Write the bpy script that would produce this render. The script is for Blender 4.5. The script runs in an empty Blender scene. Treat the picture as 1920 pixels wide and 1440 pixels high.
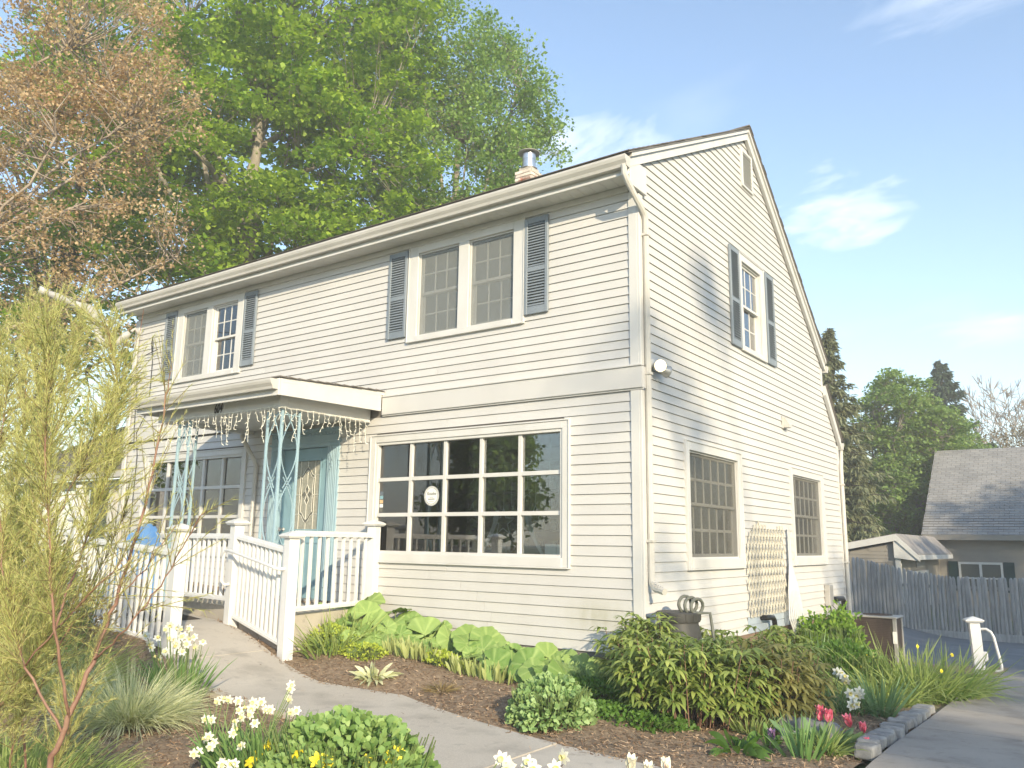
import bpy, math, random
import numpy as np
from mathutils import Vector, Matrix, Quaternion
sc = bpy.context.scene
col = sc.collection
random.seed(11)
rng = np.random.default_rng(11)
PI = math.pi

# ------------------------------------------------------------------ camera
F_PX, CAM = 1534.4, np.array([4.0, -7.9044, 1.4776])
YAW, PIT, ROL = [math.radians(a) for a in (35.9127, 10.97436, 0.84113)]
fw = np.array([-math.sin(YAW)*math.cos(PIT), math.cos(YAW)*math.cos(PIT), math.sin(PIT)])
rt = np.array([math.cos(YAW), math.sin(YAW), 0.0]); upv = np.cross(rt, fw)
r2 = math.cos(ROL)*rt + math.sin(ROL)*upv
u2 = -math.sin(ROL)*rt + math.cos(ROL)*upv
cd = bpy.data.cameras.new('camera'); cam = bpy.data.objects.new('camera', cd); col.objects.link(cam)
cam.matrix_world = Matrix(((r2[0], u2[0], -fw[0], CAM[0]), (r2[1], u2[1], -fw[1], CAM[1]),
                           (r2[2], u2[2], -fw[2], CAM[2]), (0, 0, 0, 1)))
cd.sensor_width = 36; cd.sensor_fit = 'HORIZONTAL'; cd.lens = F_PX/1920*36
cd.clip_start = 0.05; cd.clip_end = 3000
sc.camera = cam

# ------------------------------------------------------------------ sky, sun, exposure
SUN_AZ, SUN_EL = 35.0, 21.0          # degrees towards -Y off the +X axis, elevation
SUN_E, SKY_E, EXPO = 3.5, 0.15, 1.10
w = bpy.data.worlds.new('World'); sc.world = w; w.use_nodes = True
nt = w.node_tree; nt.nodes.clear()
out = nt.nodes.new('ShaderNodeOutputWorld'); bg = nt.nodes.new('ShaderNodeBackground')
sky = nt.nodes.new('ShaderNodeTexSky'); sky.sky_type = 'NISHITA'; sky.sun_disc = False
sky.sun_elevation = math.radians(SUN_EL); sky.sun_rotation = math.radians(90 + SUN_AZ)
sky.air_density = 1.2; sky.dust_density = 0.6; sky.ozone_density = 1.5; sky.altitude = 900
tc = nt.nodes.new('ShaderNodeTexCoord'); sep = nt.nodes.new('ShaderNodeSeparateXYZ')
nt.links.new(tc.outputs['Generated'], sep.inputs[0])
def wmath(op, a, b=None):
    n = nt.nodes.new('ShaderNodeMath'); n.operation = op
    for i, x in enumerate((a, b)):
        if x is None: continue
        if isinstance(x, (int, float)): n.inputs[i].default_value = x
        else: nt.links.new(x, n.inputs[i])
    return n.outputs[0]
den = wmath('ADD', wmath('MAXIMUM', sep.outputs[2], 0.0), 0.28)
comb = nt.nodes.new('ShaderNodeCombineXYZ')
comb_x = wmath('DIVIDE', sep.outputs[0], den); comb_y = wmath('DIVIDE', sep.outputs[1], den)
nt.links.new(comb_x, comb.inputs[0]); nt.links.new(comb_y, comb.inputs[1])
CLOUDS = [(-.33, 1.40, .13, .16, .9), (-.62, 1.07, .14, .13, .8), (-.15, 1.92, .22, .10, .4), (-.05, 1.0, .22, .10, .35), (.9, -.9, .3, .2, .6), (-1.3, -.7, .35, .2, .6), (-.8, -1.6, .4, .3, .6), (1.5, .6, .3, .3, .5)]
mp = nt.nodes.new('ShaderNodeMapping'); mp.inputs['Location'].default_value = (1.15, 0.33, 0.0)
mp.inputs['Scale'].default_value = (1.0, 1.5, 1.0); mp.inputs['Rotation'].default_value = (0, 0, 0.35)
nt.links.new(comb.outputs[0], mp.inputs[0])
nz = nt.nodes.new('ShaderNodeTexNoise'); nz.inputs['Scale'].default_value = 1.7
nz.inputs['Detail'].default_value = 6; nz.inputs['Roughness'].default_value = 0.5
nt.links.new(mp.outputs[0], nz.inputs['Vector'])
cr = nt.nodes.new('ShaderNodeValToRGB'); cr.color_ramp.elements[0].position = 0.56; cr.color_ramp.elements[1].position = 0.80
nt.links.new(nz.outputs['Fac'], cr.inputs[0])
mx = nt.nodes.new('ShaderNodeMix'); mx.data_type = 'RGBA'
nw = nt.nodes.new('ShaderNodeTexNoise'); nw.inputs['Scale'].default_value = 5.5; nw.inputs['Detail'].default_value = 9; nw.inputs['Roughness'].default_value = 0.58; nw.inputs['Distortion'].default_value = 0.6
mpw = nt.nodes.new('ShaderNodeMapping'); mpw.inputs['Scale'].default_value = (1.0, 2.0, 1.0); mpw.inputs['Rotation'].default_value = (0, 0, 0.9); nt.links.new(comb.outputs[0], mpw.inputs[0]); nt.links.new(mpw.outputs[0], nw.inputs['Vector'])
cv = wmath('MULTIPLY', cr.outputs[0], 0.22)
for (cx_, cy_, sx_, sy_, amt) in CLOUDS:          # soft fair-weather clouds
    dx_ = wmath('DIVIDE', wmath('SUBTRACT', comb_x, cx_), sx_); dy_ = wmath('DIVIDE', wmath('SUBTRACT', comb_y, cy_), sy_)
    d2 = wmath('ADD', wmath('MULTIPLY', dx_, dx_), wmath('MULTIPLY', dy_, dy_))
    body = wmath('MAXIMUM', wmath('SUBTRACT', wmath('MULTIPLY', nw.outputs['Fac'], 2.6), wmath('ADD', wmath('MULTIPLY', d2, 0.8), 0.85)), 0.0)
    cv = wmath('ADD', cv, wmath('MULTIPLY', wmath('MINIMUM', body, 1.0), amt))
nt.links.new(wmath('MINIMUM', cv, 0.8), mx.inputs['Factor'])
hs = nt.nodes.new('ShaderNodeHueSaturation'); hs.inputs['Saturation'].default_value = 0.97
nt.links.new(sky.outputs[0], hs.inputs['Color'])
nt.links.new(hs.outputs[0], mx.inputs['A']); mx.inputs['B'].default_value = (5.2, 5.4, 5.7, 1)
nt.links.new(mx.outputs['Result'], bg.inputs['Color']); bg.inputs['Strength'].default_value = SKY_E
nt.links.new(bg.outputs[0], out.inputs['Surface'])

sl = bpy.data.lights.new('sun', 'SUN'); so = bpy.data.objects.new('sun', sl); col.objects.link(so)
sl.energy = SUN_E; sl.angle = math.radians(0.6); sl.color = (1.0, 0.85, 0.60)
a, e = math.radians(SUN_AZ), math.radians(SUN_EL)
sdir = Vector((math.cos(a)*math.cos(e), -math.sin(a)*math.cos(e), math.sin(e)))
so.rotation_euler = sdir.to_track_quat('Z', 'Y').to_euler()
so.location = (30, -14, 14)
sc.render.engine = 'CYCLES'
cy_ = sc.cycles; cy_.max_bounces = 6; cy_.diffuse_bounces = 3; cy_.glossy_bounces = 3; cy_.transmission_bounces = 4; cy_.transparent_max_bounces = 10; cy_.volume_bounces = 0
vs = sc.view_settings; vs.view_transform = 'Standard'; vs.look = 'None'; vs.gamma = 1.0; vs.exposure = EXPO
vs.use_curve_mapping = False

# ------------------------------------------------------------------ materials
MATS = {}
def newmat(name):
    m = bpy.data.materials.new(name); m.use_nodes = True
    t = m.node_tree; b = t.nodes['Principled BSDF']; MATS[name] = m
    return m, t, b
def c4(c): return (c[0], c[1], c[2], 1.0)
def mat(name, c, rough=0.6, c2=None, scale=4.0, stretch=(1, 1, 1), bump=0.0, bscale=None, detail=5.0,
        lo=0.35, hi=0.65, metal=0.0, spec=0.4, coat=0.0, rnd=0.0):
    m, t, b = newmat(name); L = t.links
    b.inputs['Roughness'].default_value = rough; b.inputs['Metallic'].default_value = metal
    b.inputs['Specular IOR Level'].default_value = spec; b.inputs['Coat Weight'].default_value = coat
    b.inputs['Base Color'].default_value = c4(c)
    if c2 is None and bump == 0 and rnd == 0: return m
    co = t.nodes.new('ShaderNodeTexCoord'); mpn = t.nodes.new('ShaderNodeMapping')
    geo = t.nodes.new('ShaderNodeNewGeometry')
    L.new(geo.outputs['Position'], mpn.inputs[0]); mpn.inputs['Scale'].default_value = stretch
    colout = None
    if c2 is not None:
        n = t.nodes.new('ShaderNodeTexNoise'); n.inputs['Scale'].default_value = scale; n.inputs['Detail'].default_value = detail
        n.inputs['Roughness'].default_value = 0.6
        L.new(mpn.outputs[0], n.inputs['Vector'])
        r = t.nodes.new('ShaderNodeValToRGB'); r.color_ramp.elements[0].position = lo; r.color_ramp.elements[1].position = hi
        r.color_ramp.elements[0].color = c4(c); r.color_ramp.elements[1].color = c4(c2)
        L.new(n.outputs['Fac'], r.inputs[0]); colout = r.outputs[0]
    if rnd > 0:
        oi = t.nodes.new('ShaderNodeObjectInfo'); h = t.nodes.new('ShaderNodeHueSaturation')
        mm = t.nodes.new('ShaderNodeMapRange'); mm.inputs['To Min'].default_value = 1-rnd; mm.inputs['To Max'].default_value = 1+rnd
        L.new(oi.outputs['Random'], mm.inputs['Value']); L.new(mm.outputs[0], h.inputs['Value'])
        if colout: L.new(colout, h.inputs['Color'])
        else: h.inputs['Color'].default_value = c4(c)
        colout = h.outputs[0]
    if colout: L.new(colout, b.inputs['Base Color'])
    if bump > 0:
        n2 = t.nodes.new('ShaderNodeTexNoise'); n2.inputs['Scale'].default_value = bscale or scale*4; n2.inputs['Detail'].default_value = 4
        L.new(mpn.outputs[0], n2.inputs['Vector'])
        bp = t.nodes.new('ShaderNodeBump'); bp.inputs['Strength'].default_value = bump; bp.inputs['Distance'].default_value = 0.01
        L.new(n2.outputs['Fac'], bp.inputs['Height']); L.new(bp.outputs[0], b.inputs['Normal'])
    return m
def leafmat(name, dark, light, trans=0.4, rough=0.55, tint=(1.0, 1.0, 0.55)):
    """leaf colour from the per-leaf attribute 'var'; light passes through the blade"""
    dark = [min(.9, v*1.3) for v in dark]; light = [min(.9, v*1.16) for v in light]
    m, t, b = newmat(name); L = t.links
    at = t.nodes.new('ShaderNodeAttribute'); at.attribute_name = 'var'
    r = t.nodes.new('ShaderNodeValToRGB'); r.color_ramp.elements[0].color = c4(dark); r.color_ramp.elements[1].color = c4(light)
    L.new(at.outputs['Fac'], r.inputs[0]); L.new(r.outputs[0], b.inputs['Base Color'])
    b.inputs['Roughness'].default_value = rough; b.inputs['Specular IOR Level'].default_value = 0.35
    tr = t.nodes.new('ShaderNodeBsdfTranslucent'); mu = t.nodes.new('ShaderNodeMix'); mu.data_type = 'RGBA'; mu.blend_type = 'MULTIPLY'
    mu.inputs['Factor'].default_value = 1.0; L.new(r.outputs[0], mu.inputs['A']); mu.inputs['B'].default_value = (tint[0]*1.3, tint[1]*1.3, tint[2]*1.3, 1)
    L.new(mu.outputs['Result'], tr.inputs['Color'])
    ms = t.nodes.new('ShaderNodeMixShader'); ms.inputs[0].default_value = trans
    L.new(b.outputs[0], ms.inputs[1]); L.new(tr.outputs[0], ms.inputs[2])
    L.new(ms.outputs[0], t.nodes['Material Output'].inputs['Surface'])
    return m
def glassmat(name, ior=1.5, gain=1.0, tintc=(0.93, 0.96, 0.95)):
    m, t, b = newmat(name); L = t.links; t.nodes.remove(b)
    fr = t.nodes.new('ShaderNodeFresnel'); fr.inputs['IOR'].default_value = ior
    mg = t.nodes.new('ShaderNodeMath'); mg.operation = 'MULTIPLY'; mg.inputs[1].default_value = gain; mg.use_clamp = True
    L.new(fr.outputs[0], mg.inputs[0])
    tr = t.nodes.new('ShaderNodeBsdfTransparent'); tr.inputs[0].default_value = c4(tintc)
    gl = t.nodes.new('ShaderNodeBsdfGlossy'); gl.inputs['Roughness'].default_value = 0.01
    ms = t.nodes.new('ShaderNodeMixShader'); L.new(mg.outputs[0], ms.inputs[0]); L.new(tr.outputs[0], ms.inputs[1]); L.new(gl.outputs[0], ms.inputs[2])
    L.new(ms.outputs[0], t.nodes['Material Output'].inputs['Surface'])
    return m
def screenmat(name, c, opaque):
    m, t, b = newmat(name); L = t.links
    b.inputs['Base Color'].default_value = c4(c); b.inputs['Roughness'].default_value = 0.8
    tr = t.nodes.new('ShaderNodeBsdfTransparent'); ms = t.nodes.new('ShaderNodeMixShader'); ms.inputs[0].default_value = opaque
    L.new(tr.outputs[0], ms.inputs[1]); L.new(b.outputs[0], ms.inputs[2]); L.new(ms.outputs[0], t.nodes['Material Output'].inputs['Surface'])
    return m
def emat(name, c, s):
    m, t, b = newmat(name); b.inputs['Base Color'].default_value = c4(c)
    b.inputs['Emission Color'].default_value = c4(c); b.inputs['Emission Strength'].default_value = s
    return m

SID = mat('siding_vinyl', (.575, .562, .54), .5, (.615, .603, .58), 1.1, (1, 1, .4), .05, 45, rnd=.03, detail=8)
def stain(m, centre, rad, c, amt, scale=7, squash=(1, 1, 1)):
    """an irregular dirty patch at one place on the wall"""
    t = m.node_tree; L = t.links; b = t.nodes['Principled BSDF']; src = b.inputs['Base Color'].links[0].from_socket
    ge = t.nodes.new('ShaderNodeNewGeometry'); sb = t.nodes.new('ShaderNodeVectorMath'); sb.operation = 'SUBTRACT'; sb.inputs[1].default_value = centre; L.new(ge.outputs['Position'], sb.inputs[0])
    sq = t.nodes.new('ShaderNodeVectorMath'); sq.operation = 'MULTIPLY'; sq.inputs[1].default_value = squash; L.new(sb.outputs[0], sq.inputs[0])
    ln = t.nodes.new('ShaderNodeVectorMath'); ln.operation = 'LENGTH'; L.new(sq.outputs[0], ln.inputs[0])
    r = t.nodes.new('ShaderNodeMapRange'); r.inputs['From Max'].default_value = rad; r.inputs['To Min'].default_value = 1; r.inputs['To Max'].default_value = 0; L.new(ln.outputs['Value'], r.inputs['Value'])
    mpn = t.nodes.new('ShaderNodeMapping'); mpn.inputs['Scale'].default_value = (1, 1, .3); L.new(ge.outputs['Position'], mpn.inputs[0])
    n = t.nodes.new('ShaderNodeTexNoise'); n.inputs['Scale'].default_value = scale; n.inputs['Detail'].default_value = 6; L.new(mpn.outputs[0], n.inputs['Vector'])
    q = t.nodes.new('ShaderNodeMath'); q.operation = 'MULTIPLY'; L.new(r.outputs[0], q.inputs[0]); L.new(n.outputs['Fac'], q.inputs[1])
    q2 = t.nodes.new('ShaderNodeMath'); q2.operation = 'MULTIPLY'; q2.inputs[1].default_value = amt; q2.use_clamp = True; L.new(q.outputs[0], q2.inputs[0])
    x = t.nodes.new('ShaderNodeMix'); x.data_type = 'RGBA'; L.new(q2.outputs[0], x.inputs['Factor']); L.new(src, x.inputs['A']); x.inputs['B'].default_value = c4(c); L.new(x.outputs['Result'], b.inputs['Base Color'])
stain(SID, (-.55, 0, .72), .42, (.33, .32, .19), .95, 12, (.8, 1, 1.7)); stain(SID, (0, 3.6, 6.3), 1.1, (.39, .36, .30), .5, 5); stain(SID, (0, 1.6, 3.6), 1.6, (.40, .37, .30), .35, 4); stain(SID, (-2.4, 0, .9), 1.8, (.39, .37, .33), .3, 5)
mat('sheathing', (.20, .185, .17), .8)  # wall backing, coloured dark to stand in for shade in the board gaps
mat('trim_white', (.66, .65, .63), .45, (.60, .59, .56), 2.2, (1, 1, .5), .03, 40)
mat('vinyl_white', (.74, .74, .74), .32, (.69, .69, .675), 3.0, (1, 1, .4), 0, rnd=.015)
mat('gutter_cream', (.60, .575, .53), .4, (.52, .50, .455), 1.6, (1, 1, 2), 0)
mat('soffit', (.66, .65, .62), .55, rnd=.02)
mat('shutter_blue', (.20, .235, .27), .5, (.25, .285, .32), 3, (1, 1, .5), .05, 50)
mat('porch_blue', (.34, .48, .545), .45, (.30, .43, .50), 5, (1, 1, 1), .03, 60)
mat('door_blue', (.21, .35, .41), .42, (.25, .40, .46), 3, (1, 1, 1), .03, 60)
mat('shingle', (.13, .115, .10), .9, (.20, .18, .16), 8, (1, 1, 1), .5, 90, rnd=.2)
mat('shingle_grey', (.20, .185, .18), .9, (.30, .28, .26), 2.5, (1, 1, 1), .5, 60, rnd=.16)
mat('foundation', (.42, .33, .245), .9, (.33, .26, .20), 3, (1, 1, 1), .5, 30)
mat('brick', (.40, .165, .11), .9, (.62, .55, .47), 5, (1, 1, 1), .5, 50, lo=.36, hi=.50, rnd=.25)
mat('mortar', (.50, .46, .40), .95, (.38, .35, .31), 12, bump=.4)
mat('galvanized', (.62, .64, .66), .32, (.5, .52, .54), 8, metal=.9)
mat('iron_dark', (.05, .05, .05), .5)
mat('interior', (.66, .60, .52), .9, (.58, .53, .46), 1.2)
mat('interior_wood', (.27, .19, .13), .7, (.20, .14, .10), 4, (1, 1, 6))
mat('pane_backing', (.52, .56, .54), .9, (.45, .49, .47), 6, (8, 8, .3))  # grey sheet added behind upstairs glass, its tone imitating reflected sky
mat('sheer', (.74, .74, .70), .9)
glassmat('glass', 1.55, 3.0)
glassmat('glass_upper', 1.55, 2.6)
mat('leaded_glass', (.30, .30, .25), .22, (.40, .39, .33), 30, bump=.5, bscale=120)
mat('came', (.74, .72, .64), .4, metal=.3)
mat('bevel_glass', (.13, .13, .11), .1)
screenmat('screen_dark', (.12, .12, .105), .36)
screenmat('screen_light', (.30, .32, .31), .40)
mat('muntin_grey', (.72, .70, .64), .6)
mat('plastic_black', (.02, .02, .02), .4)
mat('barrel', (.045, .045, .042), .55, (.065, .064, .06), 6, bump=.05)
mat('hose', (.16, .165, .14), .5, (.11, .12, .10), 20)
mat('patch_blue', (.40, .46, .52), .5)
mat('slate_blue', (.12, .15, .19), .6)
def concrete(name, c, c2):
    m = mat(name, c, .92, c2, .9, bump=.5, bscale=170, lo=.3, hi=.7, detail=9); t = m.node_tree; L = t.links; b = t.nodes['Principled BSDF']
    src = b.inputs['Base Color'].links[0].from_socket; ge = t.nodes.new('ShaderNodeNewGeometry')
    for sc_, lo_, hi_, amt in ((140, .35, .7, .22), (2.6, .52, .70, .22), (9, .60, .68, .15)):     # grit, damp stains, spots
        n = t.nodes.new('ShaderNodeTexNoise'); n.inputs['Scale'].default_value = sc_; n.inputs['Detail'].default_value = 6; L.new(ge.outputs['Position'], n.inputs['Vector'])
        r = t.nodes.new('ShaderNodeMapRange'); r.inputs['From Min'].default_value = lo_; r.inputs['From Max'].default_value = hi_; r.inputs['To Min'].default_value = 1.0; r.inputs['To Max'].default_value = 1-amt; L.new(n.outputs['Fac'], r.inputs['Value'])
        h = t.nodes.new('ShaderNodeHueSaturation'); L.new(r.outputs[0], h.inputs['Value']); L.new(src, h.inputs['Color']); src = h.outputs[0]
    L.new(src, b.inputs['Base Color'])
concrete('concrete', (.54, .485, .41), (.63, .575, .495))
concrete('concrete_brown', (.36, .325, .285), (.45, .405, .355))
mat('asphalt', (.17, .175, .18), .95, (.22, .22, .225), 1.5, bump=.4, bscale=120)
mat('mulch', (.19, .135, .09), .95, (.33, .245, .165), 22, bump=1.0, bscale=70)
leafmat('mulch_chip', (.10, .058, .034), (.52, .38, .25), .0, .9)
mat('lawn', (.05, .09, .025), .95, (.09, .13, .04), 3, bump=.8, bscale=40)
mat('stone', (.20, .20, .20), .9, (.36, .355, .34), 9, bump=.6, bscale=40, rnd=.12)
mat('weathered_wood', (.27, .265, .255), .9, (.42, .41, .395), 7, (3, 3, .35), .5, 30, rnd=.16)
mat('lattice', (.66, .62, .52), .8, (.57, .535, .45), 8, rnd=.1)
mat('garage_siding', (.30, .275, .245), .7, (.27, .25, .22), 2, rnd=.04)
mat('shutter_green', (.012, .035, .032), .5)
mat('chair_blue', (.10, .26, .56), .5, (.15, .32, .60), 5, (1, 1, .5), rnd=.06)
mat('mat_fibre', (.045, .038, .032), .95, (.08, .07, .06), 60, bump=.6)
mat('metal_light', (.55, .53, .49), .4, (.45, .43, .40), 5, metal=.4)
mat('grill_brown', (.055, .040, .034), .6, (.085, .062, .05), 5, (1, 1, .3))
mat('bark_grey', (.22, .19, .15), .9, (.36, .32, .26), 3, (2, 2, .5), .6, 12)
mat('bark_pale', (.27, .22, .17), .9, (.40, .34, .27), 3, (2, 2, .5), .5, 14)
mat('bark_dark', (.075, .06, .048), .9, (.12, .10, .08), 3, (2, 2, .5), .6, 12)
mat('stem_red', (.20, .10, .07), .6, (.33, .20, .14), 12, (1, 1, 1), .3, 60)
mat('stem_green', (.16, .22, .07), .6)
leafmat('leaf_maple', (.075, .18, .016), (.42, .54, .07), .45)
leafmat('leaf_poplar', (.085, .18, .04), (.30, .42, .12), .42)
leafmat('leaf_orange', (.36, .23, .135), (.54, .46, .27), .38, tint=(1.0, .85, .6))
leafmat('leaf_backtree', (.09, .165, .04), (.28, .38, .11), .38)
leafmat('leaf_spruce', (.08, .10, .055), (.25, .26, .14), .2)
leafmat('leaf_fir', (.03, .055, .035), (.08, .12, .065), .12)
leafmat('leaf_feather', (.30, .33, .11), (.66, .63, .30), .42)
leafmat('leaf_fescue', (.25, .30, .15), (.72, .71, .50), .3)
leafmat('leaf_daffodil', (.075, .16, .045), (.20, .32, .11), .3)
leafmat('leaf_sedum', (.15, .26, .095), (.38, .50, .22), .25)
leafmat('leaf_sedum_dark', (.12, .22, .06), (.33, .45, .16), .25)
leafmat('leaf_lime', (.26, .34, .04), (.46, .52, .09), .3)
leafmat('leaf_butterbur', (.08, .17, .03), (.30, .40, .13), .14)
leafmat('leaf_peony', (.09, .16, .028), (.42, .47, .14), .32)
leafmat('leaf_peony_red', (.14, .135, .04), (.36, .34, .12), .32)
leafmat('leaf_iris', (.085, .165, .07), (.22, .33, .16), .3)
leafmat('leaf_daylily', (.09, .17, .03), (.42, .47, .18), .35)
leafmat('leaf_shrub', (.09, .19, .025), (.28, .40, .075), .4)
leafmat('leaf_cover', (.05, .12, .02), (.15, .27, .05), .35)
leafmat('leaf_hosta', (.24, .30, .10), (.46, .48, .22), .35)
leafmat('leaf_brown', (.14, .10, .045), (.32, .25, .12), .25)
mat('petal_white', (.72, .72, .63), .6)
mat('petal_cup', (.80, .72, .32), .6)
mat('petal_yellow', (.88, .74, .05), .6)
mat('petal_pink', (.78, .08, .16), .55, (.88, .30, .36), 30)
mat('petal_purple', (.28, .16, .32), .55)
mat('petal_cream', (.84, .80, .66), .55, (.62, .20, .20), 14, lo=.55, hi=.7)
mat('wire_black', (.03, .03, .03), .6)
mat('string_light', (.82, .81, .72), .5)
mat('tarp', (.50, .49, .46), .5, (.38, .37, .35), 6, bump=.4, bscale=14)
mat('copper_wire', (.45, .20, .12), .5)
mat('jar', (.46, .42, .34), .2, rnd=.3)
mat('paper', (.80, .80, .76), .8)
mat('print_grey', (.14, .14, .12), .8)
mat('sticker', (.20, .36, .42), .6)
mat('sticker_orange', (.62, .42, .22), .6)
mat('twig_white', (.74, .71, .64), .7)
mat('rattan', (.42, .22, .13), .8)
mat('pink_decor', (.60, .36, .28), .7)
emat('lamp_lit', (1.0, .80, .45), 2.6)
# ------------------------------------------------------------------ helpers
def setp(o, label=None, cat=None, group=None, kind=None):
    if label: o['label'] = label
    if cat: o['category'] = cat
    if group: o['group'] = group
    if kind: o['kind'] = kind
    return o
def link(name, data, m=None, parent=None, loc=None):
    o = bpy.data.objects.new(name, data); col.objects.link(o)
    if m is not None and data is not None and not data.materials: data.materials.append(MATS[m])
    if loc is not None: o.location = loc
    if parent is not None:
        o.parent = parent; o.matrix_parent_inverse = PINV.get(parent.name, Matrix.Identity(4))
    PINV[o.name] = Matrix.Translation(-Vector(loc)) if loc is not None else Matrix.Identity(4)
    return o
PINV = {}
def empty(name, loc=(0, 0, 0), label=None, cat=None, group=None, kind=None):
    """a thing's root at its base; children are given in world coordinates"""
    o = bpy.data.objects.new(name, None); col.objects.link(o); o.location = loc; o.empty_display_size = .2
    PINV[o.name] = Matrix.Translation(-Vector(loc))
    return setp(o, label, cat, group, kind)
def npmesh(name, V, F, var=None, smooth=False):
    V = np.ascontiguousarray(V, dtype=np.float32); F = np.ascontiguousarray(F, dtype=np.int32)
    me = bpy.data.meshes.new(name); k = F.shape[1]
    me.vertices.add(len(V)); me.vertices.foreach_set('co', V.ravel())
    me.loops.add(F.size); me.loops.foreach_set('vertex_index', F.ravel())
    me.polygons.add(len(F)); me.polygons.foreach_set('loop_start', np.arange(len(F), dtype=np.int32)*k)
    if smooth: me.polygons.foreach_set('use_smooth', np.ones(len(F), dtype=bool))
    if var is not None:
        at = me.attributes.new('var', 'FLOAT', 'POINT'); at.data.foreach_set('value', np.ascontiguousarray(var, dtype=np.float32))
    me.update(calc_edges=True)
    return me
class MB:
    """collects simple solids; obj() links them as one mesh object"""
    def __init__(s): s.v = []; s.f = []
    def add(s, vs, fs):
        n = len(s.v); s.v += [tuple(map(float, p)) for p in vs]; s.f += [tuple(i+n for i in q) for q in fs]; return s
    def box(s, x0, x1, y0, y1, z0, z1, c=0.0):
        if c <= 0:
            P = [(x, y, z) for z in (z0, z1) for y in (y0, y1) for x in (x0, x1)]
            return s.add(P, [(0, 2, 3, 1), (4, 5, 7, 6), (0, 1, 5, 4), (2, 6, 7, 3), (0, 4, 6, 2), (1, 3, 7, 5)])
        lo, hi = (x0, y0, z0), (x1, y1, z1); vs = []; idx = {}
        for sx in (0, 1):
            for sy in (0, 1):
                for sz in (0, 1):
                    sg = (sx, sy, sz)
                    for a in range(3):
                        p = []
                        for b in range(3):
                            base = hi[b] if sg[b] else lo[b]
                            p.append(base if b == a else base + (-c if sg[b] else c))
                        idx[sg + (a,)] = len(vs); vs.append(p)
        fs = []
        def orient(q):
            P = [np.array(vs[i]) for i in q]; n = np.cross(P[1]-P[0], P[2]-P[0])
            ctr = sum(P)/len(P) - np.array([(lo[i]+hi[i])/2 for i in range(3)])
            return q if np.dot(n, ctr) > 0 else q[::-1]
        for a in range(3):
            b, d = [i for i in range(3) if i != a]
            for sa in (0, 1):
                q = []
                for sb, sd in ((0, 0), (1, 0), (1, 1), (0, 1)):
                    g = [0]*3; g[a] = sa; g[b] = sb; g[d] = sd; q.append(idx[tuple(g)+(a,)])
                fs.append(orient(q))
            for sb in (0, 1):
                for sd in (0, 1):
                    g0 = [0]*3; g0[b] = sb; g0[d] = sd; g1 = list(g0); g1[a] = 1
                    fs.append(orient([idx[tuple(g0)+(b,)], idx[tuple(g1)+(b,)], idx[tuple(g1)+(d,)], idx[tuple(g0)+(d,)]]))
        for sx in (0, 1):
            for sy in (0, 1):
                for sz in (0, 1):
                    fs.append(orient([idx[(sx, sy, sz, a)] for a in range(3)]))
        return s.add(vs, fs)
    def tube(s, pts, r, n=8, cap=True):
        pts = [np.array(p, float) for p in pts]; rs = r if hasattr(r, '__len__') else [r]*len(pts)
        ref = None; vs = []
        for i, p in enumerate(pts):
            t = pts[min(i+1, len(pts)-1)] - pts[max(i-1, 0)]; t = t/(np.linalg.norm(t)+1e-9)
            if ref is None: ref = np.array([0, 0, 1.]) if abs(t[2]) < .9 else np.array([1., 0, 0])
            a = ref - t*np.dot(ref, t); a /= np.linalg.norm(a)+1e-9; b = np.cross(t, a); ref = a
            for k in range(n):
                th = 2*PI*k/n; vs.append(p + rs[i]*(math.cos(th)*a + math.sin(th)*b))
        fs = []
        for i in range(len(pts)-1):
            for k in range(n):
                k2 = (k+1) % n; fs.append((i*n+k, i*n+k2, (i+1)*n+k2, (i+1)*n+k))
        if cap: fs += [tuple(range(n))[::-1], tuple((len(pts)-1)*n+k for k in range(n))]
        return s.add(vs, fs)
    def ribbon(s, pts, wx, wy, dirs=None):
        """rectangular section swept along pts in a plane; wx across (vector), wy thickness in the plane"""
        pts = [np.array(p, float) for p in pts]; wx = np.array(wx, float); vs = []
        for i, p in enumerate(pts):
            t = pts[min(i+1, len(pts)-1)] - pts[max(i-1, 0)]; t /= np.linalg.norm(t)+1e-9
            nn = np.cross(t, wx); nn /= np.linalg.norm(nn)+1e-9; nn *= wy/2
            vs += [p-wx/2-nn, p+wx/2-nn, p+wx/2+nn, p-wx/2+nn]
        fs = []
        for i in range(len(pts)-1):
            for k in range(4):
                k2 = (k+1) % 4; fs.append((i*4+k, (i+1)*4+k, (i+1)*4+k2, i*4+k2))
        m = (len(pts)-1)*4; fs += [(0, 1, 2, 3), (m+3, m+2, m+1, m)]
        return s.add(vs, fs)
    def lathe(s, prof, c=(0, 0, 0), n=20, axis='z'):
        vs = []
        for r, h in prof:
            for k in range(n):
                th = 2*PI*k/n; p = (r*math.cos(th), r*math.sin(th), h)
                if axis == 'x': p = (h, r*math.cos(th), r*math.sin(th))
                if axis == 'y': p = (r*math.sin(th), h, r*math.cos(th))
                vs.append((p[0]+c[0], p[1]+c[1], p[2]+c[2]))
        fs = []
        for i in range(len(prof)-1):
            for k in range(n):
                k2 = (k+1) % n; fs.append((i*n+k, i*n+k2, (i+1)*n+k2, (i+1)*n+k))
        fs += [tuple(range(n))[::-1], tuple((len(prof)-1)*n+k for k in range(n))]
        return s.add(vs, fs)
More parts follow.
